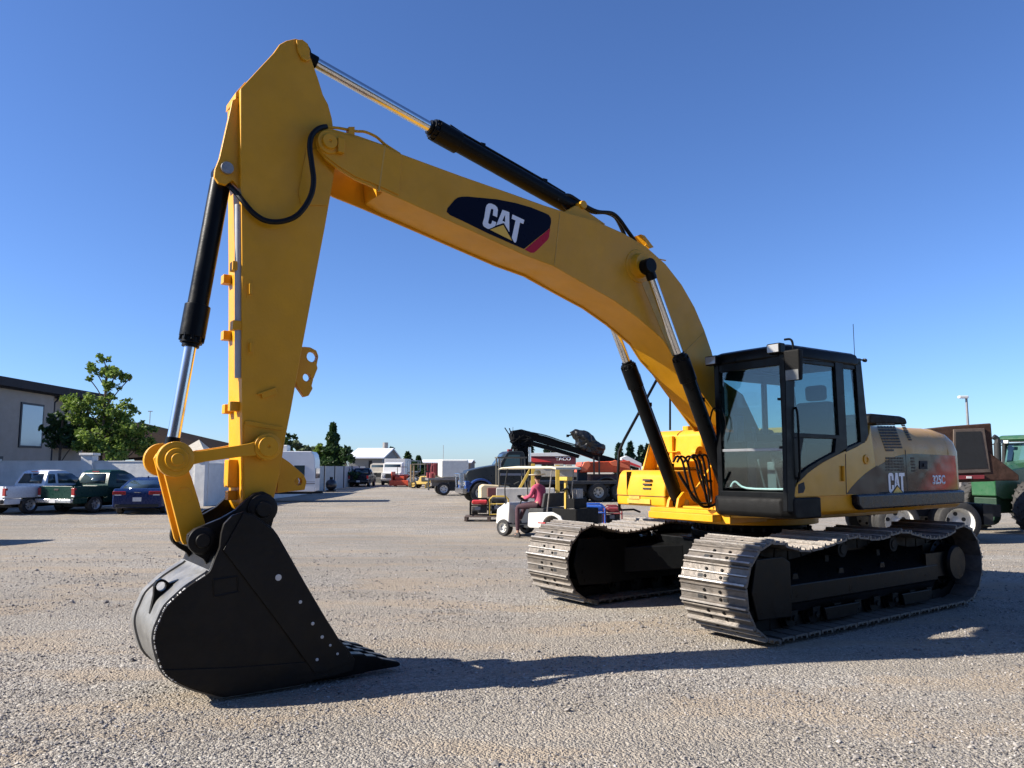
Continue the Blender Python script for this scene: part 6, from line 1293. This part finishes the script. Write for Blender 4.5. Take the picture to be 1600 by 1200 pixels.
# the driver
def skin(name, chains, m, parent=None, sub=2):
    """chains: lists of (point, radius); a chain may start from an existing joint by index"""
    me = bpy.data.meshes.new(name); V = []; Rr = []; E = []
    for ch in chains:
        prev = None
        for it in ch:
            if isinstance(it, int): prev = it; continue
            p, r = it; V.append(p); Rr.append(r if isinstance(r, tuple) else (r, r)); i = len(V)-1
            if prev is not None: E.append((prev, i))
            prev = i
    me.from_pydata(V, E, []); me.materials.append(m); o = bpy.data.objects.new(name, me); COL.objects.link(o)
    if parent: o.parent = parent
    sk_ = o.modifiers.new('skin', 'SKIN'); sk_.use_smooth_shade = True
    for i, d_ in enumerate(me.skin_vertices[0].data): d_.radius = Rr[i]; d_.use_root = (i == 0)
    ss = o.modifiers.new('sub', 'SUBSURF'); ss.levels = ss.render_levels = sub; return o
SKN = mat('skin', (.36, .19, .125), .55, var=.06); SHT = mat('maroon pink shirt', (.38, .055, .11), .85, var=.2, bump=.4, bscale=30); TRS = mat('dark plum trousers', (.055, .022, .03), .85, var=.2, bump=.3, bscale=30)
man = thing('person', 'person in cream hat, pink shirt and plum trousers sitting at the golf cart wheel', 'person', gc, GA)
# sits on the near side of the seat, one leg out to the ground; joints in cart coordinates
ch = [[((-.22, .27, .86), .115), ((-.22, .27, 1.0), .12), ((-.20, .26, 1.17), .135), ((-.17, .25, 1.32), .12), ((-.15, .25, 1.40), .05), ((-.13, .25, 1.455), .048), ((-.12, .25, 1.53), (.075, .085)), ((-.115, .25, 1.62), (.08, .09)), ((-.12, .25, 1.68), .055)],
      [3, ((-.14, .43, 1.32), .058), ((-.08, .48, 1.12), .046), ((.12, .44, 1.03), .038), ((.27, .38, 1.06), .028), ((.31, .36, 1.075), (.03, .018)), ((.35, .35, 1.08), (.030, .014))],
      [3, ((-.14, .07, 1.32), .058), ((-.02, .05, 1.13), .046), ((.16, .09, 1.05), .038), ((.29, .14, 1.08), .028), ((.33, .15, 1.09), (.03, .018)), ((.37, .16, 1.095), (.030, .014))],
      [0, ((-.16, .36, .84), .098), ((.12, .50, .83), .080), ((.30, .58, .80), .060), ((.27, .64, .52), .052), ((.24, .66, .26), .038), ((.24, .66, .10), .036), ((.34, .68, .05), .030)],
      [0, ((-.16, .18, .84), .098), ((.12, .17, .86), .080), ((.33, .17, .84), .060), ((.46, .17, .62), .050), ((.56, .17, .42), .038), ((.56, .17, .38), .034), ((.66, .17, .36), .030)]]
body = skin('body', ch, SKN, man)
for s_, base, tip in ((1, (.35, .35, 1.08), 1), (-1, (.37, .16, 1.095), -1)):
    chs = []
    for k in range(4):
        y = base[1]+(-.026+.0175*k); L_ = (.030, .036, .034, .027)[k]
        chs.append([((base[0]-.015, y, base[2]), .009), ((base[0]+.022, y, base[2]-.002), .0085), ((base[0]+.022+L_*.6, y, base[2]-.022), .008), ((base[0]+.012+L_*.4, y, base[2]-.042), .007)])
    ty = base[1]-s_*.03; chs.append([((base[0]-.03, ty, base[2]), .010), ((base[0]-.005, ty-s_*.018, base[2]-.012), .009), ((base[0]+.015, ty-s_*.016, base[2]-.028), .008)])
    skin('hand', chs, SKN, body, 1)
sh_ = skin('shirt', [[((-.22, .27, .80), .155), ((-.22, .27, 1.0), .16), ((-.20, .26, 1.17), .172), ((-.17, .25, 1.34), .150), ((-.15, .25, 1.44), .075)], [3, ((-.14, .44, 1.32), .070), ((-.08, .485, 1.12), .058), ((.12, .445, 1.03), .048), ((.24, .39, 1.055), .038)], [3, ((-.14, .06, 1.32), .070), ((-.02, .04, 1.13), .058), ((.16, .085, 1.05), .048), ((.27, .135, 1.075), .038)]], SHT, man)
tr_ = skin('trousers', [[((-.22, .27, .86), .135), ((-.20, .27, .93), .13)], [0, ((-.16, .36, .84), .112), ((.12, .50, .83), .094), ((.31, .58, .80), .074), ((.27, .64, .52), .066), ((.24, .66, .16), .060)], [0, ((-.16, .18, .84), .112), ((.12, .17, .86), .094), ((.34, .17, .84), .074), ((.46, .17, .62), .064), ((.55, .17, .43), .056)]], TRS, man)
for c in ((.24, .66, .10), (.57, .17, .38)):
    b = B(); x, y, z = c; b.loft([[(x-.06, y-w_, z0), (x-.06, y+w_, z0), (x-.06, y+w_*.8, z1), (x-.06, y-w_*.8, z1)] if 0 else [(xx, y-w_, z-.095), (xx, y+w_, z-.095), (xx, y+w_*.8, z-.095+h_), (xx, y-w_*.8, z-.095+h_)] for xx, w_, h_ in ((x-.075, .035, .07), (x-.04, .042, .13), (x+.05, .045, .11), (x+.13, .048, .07), (x+.19, .030, .045))]); b.build('boot', mat('boot dark', (.02, .016, .014), .6), man, bevel=.012, seg=2)
b = B(); b.rev((-.12, .25, 1.655), (.06, 0, 1), [(-.012, .0), (-.012, .10), (.012, .235), (.03, .24), (.016, .11), (.04, .098), (.10, .088), (.125, .06), (.118, .0)], 28); ht = b.build('hat', mat('cream hat', (.66, .62, .48), .8), man, ang=60)
b = B(); b.rev((-.12, .25, 1.60), (0, 0, 1), [(-.06, .06), (-.03, .092), (.03, .097), (.06, .085)], 18); b.v = [(x-.02, y, z) for x, y, z in b.v]; b.build('hair', mat('dark hair', (.02, .015, .012), .7), man)
b = B()                                                          # face: nose, brow, mouth, eyes, ears
b.rev((-.035, .25, 1.575), (1, 0, -.3), [(0, .016), (.022, .010), (.03, 0)], 10); b.box((-.045, .25, 1.535), (.012, .05, .012))
for s_ in (-1, 1): b.rev((-.115, .25+s_*.085, 1.58), (0, s_, 0), [(-.01, .025), (.01, .028), (.016, .01), (.016, 0)], 12)
b.build('face', SKN, body)
b = B()
for s_ in (-1, 1): b.rev((-.046, .25+s_*.032, 1.60), (1, 0, 0), [(0, .010), (.006, .007), (.008, 0)], 10)
b.build('eye', DARK, body)
# ---------- dump truck at the right
Yd = 20.3; dx0 = X(1452, Yd)
t = thing('dump_truck', 'rusty brown dump truck with white rimmed rear wheels behind the excavator', 'dump truck', (dx0, Yd, gz(Yd)), R(176))
def dp(px, py, y=-1.15):
    a = R(176); f = Vector((math.cos(a), math.sin(a))); l = Vector((-f.y, f.x)); d_ = ray(px, py); c = Vector((dx0, Yd)); t_ = (-y+c@l)/(d_.xy@l) if 0 else (y+c@l)/(d_.xy@l); q = d_.xy*t_-c
    return (q@f, EYE+t_*d_.z-gz(Yd))
RST = mat('rusty brown steel', (.06, .034, .026), .85, 0, var=.5, scale=5, bump=.5, bscale=20, dust=.3, dustcol=(.12, .085, .06), spec=.1); WRIM = mat('white wheel rim', (.60, .59, .55), .35)
for px in (1405, 1500):
    x, z = dp(px, 812, 1.15)
    wheel(t, x, 1.02, .52, .30, 1, rim=WRIM, rr=.66, deep=True); wheel(t, x, .66, .52, .28, 1, rim=WRIM, rr=.66, deep=True); wheel(t, x, -1.02, .52, .3, -1, rim=WRIM, rr=.62)
b = B(); b.b2(dp(1590, 800, 1.15)[0], dp(1150, 800, 1.15)[0], -.42, .42, .62, .92); b.b2(dp(1560, 800, 1.15)[0], dp(1545, 800, 1.15)[0], -.9, .9, .45, .95); b.build('chassis', DARK, t)
b = B(); b.py([dp(1300, 760, 1.2), dp(1556, 752, 1.2), dp(1549, 661, 1.2), dp(1480, 666, 1.2), dp(1300, 690, 1.2)], -1.2, 1.2); bx = b.build('dump_body', RST, t, bevel=.03)
b = B(); b.py([dp(1489, 740, 1.2), dp(1547, 738, 1.2), dp(1537, 669, 1.2), dp(1489, 671, 1.2)], 1.18, 1.24); b.build('side_frame', mat('light wood frame', (.10, .075, .06), .8, var=.4), bx, bevel=.01)
b = B(); b.py([dp(1492, 733, 1.2), dp(1541, 731, 1.2), dp(1531, 674, 1.2), dp(1492, 675, 1.2)], 1.235, 1.25); b.build('dark_panel', DARK, bx)
b = B(); b.py([dp(1486, 749, 1.2), dp(1536, 748, 1.2), dp(1536, 742, 1.2), dp(1486, 743, 1.2)], 1.19, 1.26); b.build('marker_strip', mat('container red', (0, 0, 0)), t); b = B(); b.py([dp(1508, 747.5, 1.2), dp(1516, 747.5, 1.2), dp(1516, 744, 1.2), dp(1508, 744, 1.2)], 1.25, 1.27); b.build('marker_white', WHT, t)
b = B(); b.py([dp(1536, 702, 1.2), dp(1545, 706, 1.2), dp(1592, 742, 1.2), dp(1592, 751, 1.2), dp(1536, 751, 1.2)], -1.0, 1.22); b.build('rear_apron', RST, t, bevel=.03)
b = B(); b.loft([[(x, -1.1, z0), (x, 1.1, z0), (x, 1.0, z1), (x, -1.0, z1)] for x, z0, z1 in ((dp(1290, 800, 1.15)[0], .8, 2.5), (dp(1210, 800, 1.15)[0], .8, 2.5))]); b.build('cab', RST, t, bevel=.05)
# ---------- green tractor
Yg = 23.6
Yg = 23.0; gx = 14.58; t = thing('farm_tractor', 'green farm tractor with big lugged tyre, cut off by the right edge', 'tractor', (gx, Yg, gz(Yg)), R(205))
GRN = mat('tractor green', (.012, .085, .03), .32, var=.1, coat=.4, dust=.2); RY = mat('tractor yellow rim', (.45, .33, .04), .5, dust=.3)
wheel(t, 0, .85, .74, .42, 1, rim=RY, rr=.56, knob=22); wheel(t, 0, -.85, .74, .42, -1, rim=RY, rr=.56, knob=22)
wheel(t, -2.9, 1.0, .98, .55, 1, rim=RY, rr=.52, knob=24); wheel(t, -2.9, -1.0, .98, .55, -1, rim=RY, rr=.52, knob=24)
b = B(); b.loft([[(x, -w_, z0), (x, w_, z0), (x, w_, z1-.12), (x, w_*.6, z1), (x, -w_*.6, z1), (x, -w_, z1-.12)] for x, w_, z0, z1 in ((.95, .36, 1.05, 1.62), (.7, .42, .95, 1.86), (-.6, .46, .95, 2.02), (-1.6, .50, .95, 2.12))]); b.build('hood', GRN, t, bevel=.03)
b = B(); b.b2(-1.6, .9, -.34, .34, .55, 1.0); b.b2(-3.6, -1.4, -.5, .5, .5, 1.3); b.b2(-.1, .1, -.7, .7, .60, .85); b.cyl((.8, .1, .5), (1.1, .1, .5), .3, n=16); b.build('chassis', mat('shaded chassis green', (.005, .028, .012), .5), t, bevel=.03)  # green darkened to paint in the shade on the chassis
b = B(); b.loft([[(-1.45+x0, -w_, z), (-1.45+x0, w_, z), (-3.0, w_, z), (-3.0, -w_, z)] for x0, w_, z in ((0, .78, 1.25), (.12, .80, 2.0), (-.02, .78, 2.62))]); b.build('cab', mat('tractor glass', (.05, .12, .11), .08, coat=1), t, bevel=.03)
b = B()
for x, z in ((-1.42, 0), (-2.95, 0)):
    for s in (-1, 1): b.tube([(x, s*.80, 1.25), (x+.05, s*.82, 2.0), (x, s*.80, 2.66)], .06, sub=1)
b.build('cab_pillar', DARK, t)
b = B(); b.loft([[(x0, -w_, z), (x0, w_, z), (x1, w_, z), (x1, -w_, z)] for x0, x1, w_, z in ((-1.25, -3.15, .92, 2.66), (-1.15, -3.2, .95, 2.74), (-1.35, -3.1, .85, 2.86))]); b.build('cab_roof', GRN, t, bevel=.03)
b = B(); b.cyl((-.9, -.72, 1.75), (-.95, -.72, 2.62), .10, n=16); b.tube([(-.95, -.72, 2.60), (-.98, -.74, 2.74), (-.90, -.80, 2.82)], .085); b.b2(-1.3, -.8, -.8, -.4, 1.5, 1.8); b.build('exhaust_stack', DARK, t)
b = B(); b.tube([(-1.45, -.8, 2.55), (-1.1, -1.1, 2.6), (-1.1, -1.12, 2.3)], .02, sub=1); b.b2(-1.15, -1.05, -1.22, -1.04, 1.98, 2.36); b.build('mirror', DARK, t, bevel=.02)
for s in (-1, 1): b = B(); b.b2(-1.16, -1.10, s*.6-.12, s*.6+.12, 2.60, 2.70); b.build('work_lamp', WHT, t, bevel=.02)
# ---------- lamp post
Yl = 62; t = thing('street_lamp', 'tall grey lamp post with white head above the rusty dump truck', 'street lamp', (X(1516, Yl), Yl, GZ)); zl_ = at(1516, 622, Yl).z-GZ
b = B(); b.cyl((0, 0, 0), (0, 0, zl_), .13, .09, n=12); b.build('pole', mat('galvanised pole', (.22, .22, .22), .5, .5), t); b = B(); b.box((-.25, 0, zl_+.08), (.75, .35, .22)); b.build('lamp_head', WHT, t, bevel=.06)
t = thing('storage_tank', 'white tank vehicle behind the tractor mirror at the right edge', 'tank', (X(1585, 44), 44, GZ)); b = B(); b.cyl((-2.8, 0, 1.75), (1.2, 0, 1.75), .55, n=28); b.build('tank_shell', WHT, t, bevel=.05); b = B(); b.b2(-2.8, 2, -.5, .5, .5, 1.2); b.build('tank_stand', DARK, t); b = B(); b.b2(.2, .8, -.3, .3, 2.25, 2.5); b.build('hatch', STEEL, t)

# ---------- workshop behind the camera: gable reflects in cab, dark bulk added to deepen shade
t = thing('workshop', 'dark gabled workshop across the asphalt behind the camera, made large and dark to deepen shade', 'workshop', (2, -11, 0)); b = B()
b.b2(-26, 26, -14, 0, -.1, 5.6); b.raw([(-26, -14, 5.6), (26, -14, 5.6), (26, 0, 5.6), (-26, 0, 5.6), (-26, -7, 9.6), (26, -7, 9.6)], [(0, 4, 3), (1, 2, 5)]); b.build('wall', mat('workshop wall', (.07, .065, .06), .85), t, smooth=False)
b = B(); b.raw([(-26.6, .6, 5.4), (26.6, .6, 5.4), (26.6, -7, 9.7), (-26.6, -7, 9.7), (-26.6, -14.6, 5.4), (26.6, -14.6, 5.4)], [(0, 1, 2, 3), (3, 2, 5, 4)]); o = b.build('roof', mat('workshop roof', (.03, .03, .032), .8), t, smooth=False); o.modifiers.new('t', 'SOLIDIFY').thickness = .2
for x in (-18, -9, 0, 9, 18): b = B(); b.b2(x-2, x+2, -.05, .06, 0, 3.6); b.build('roller_door', mat('door white', (.45, .45, .43), .6), t)
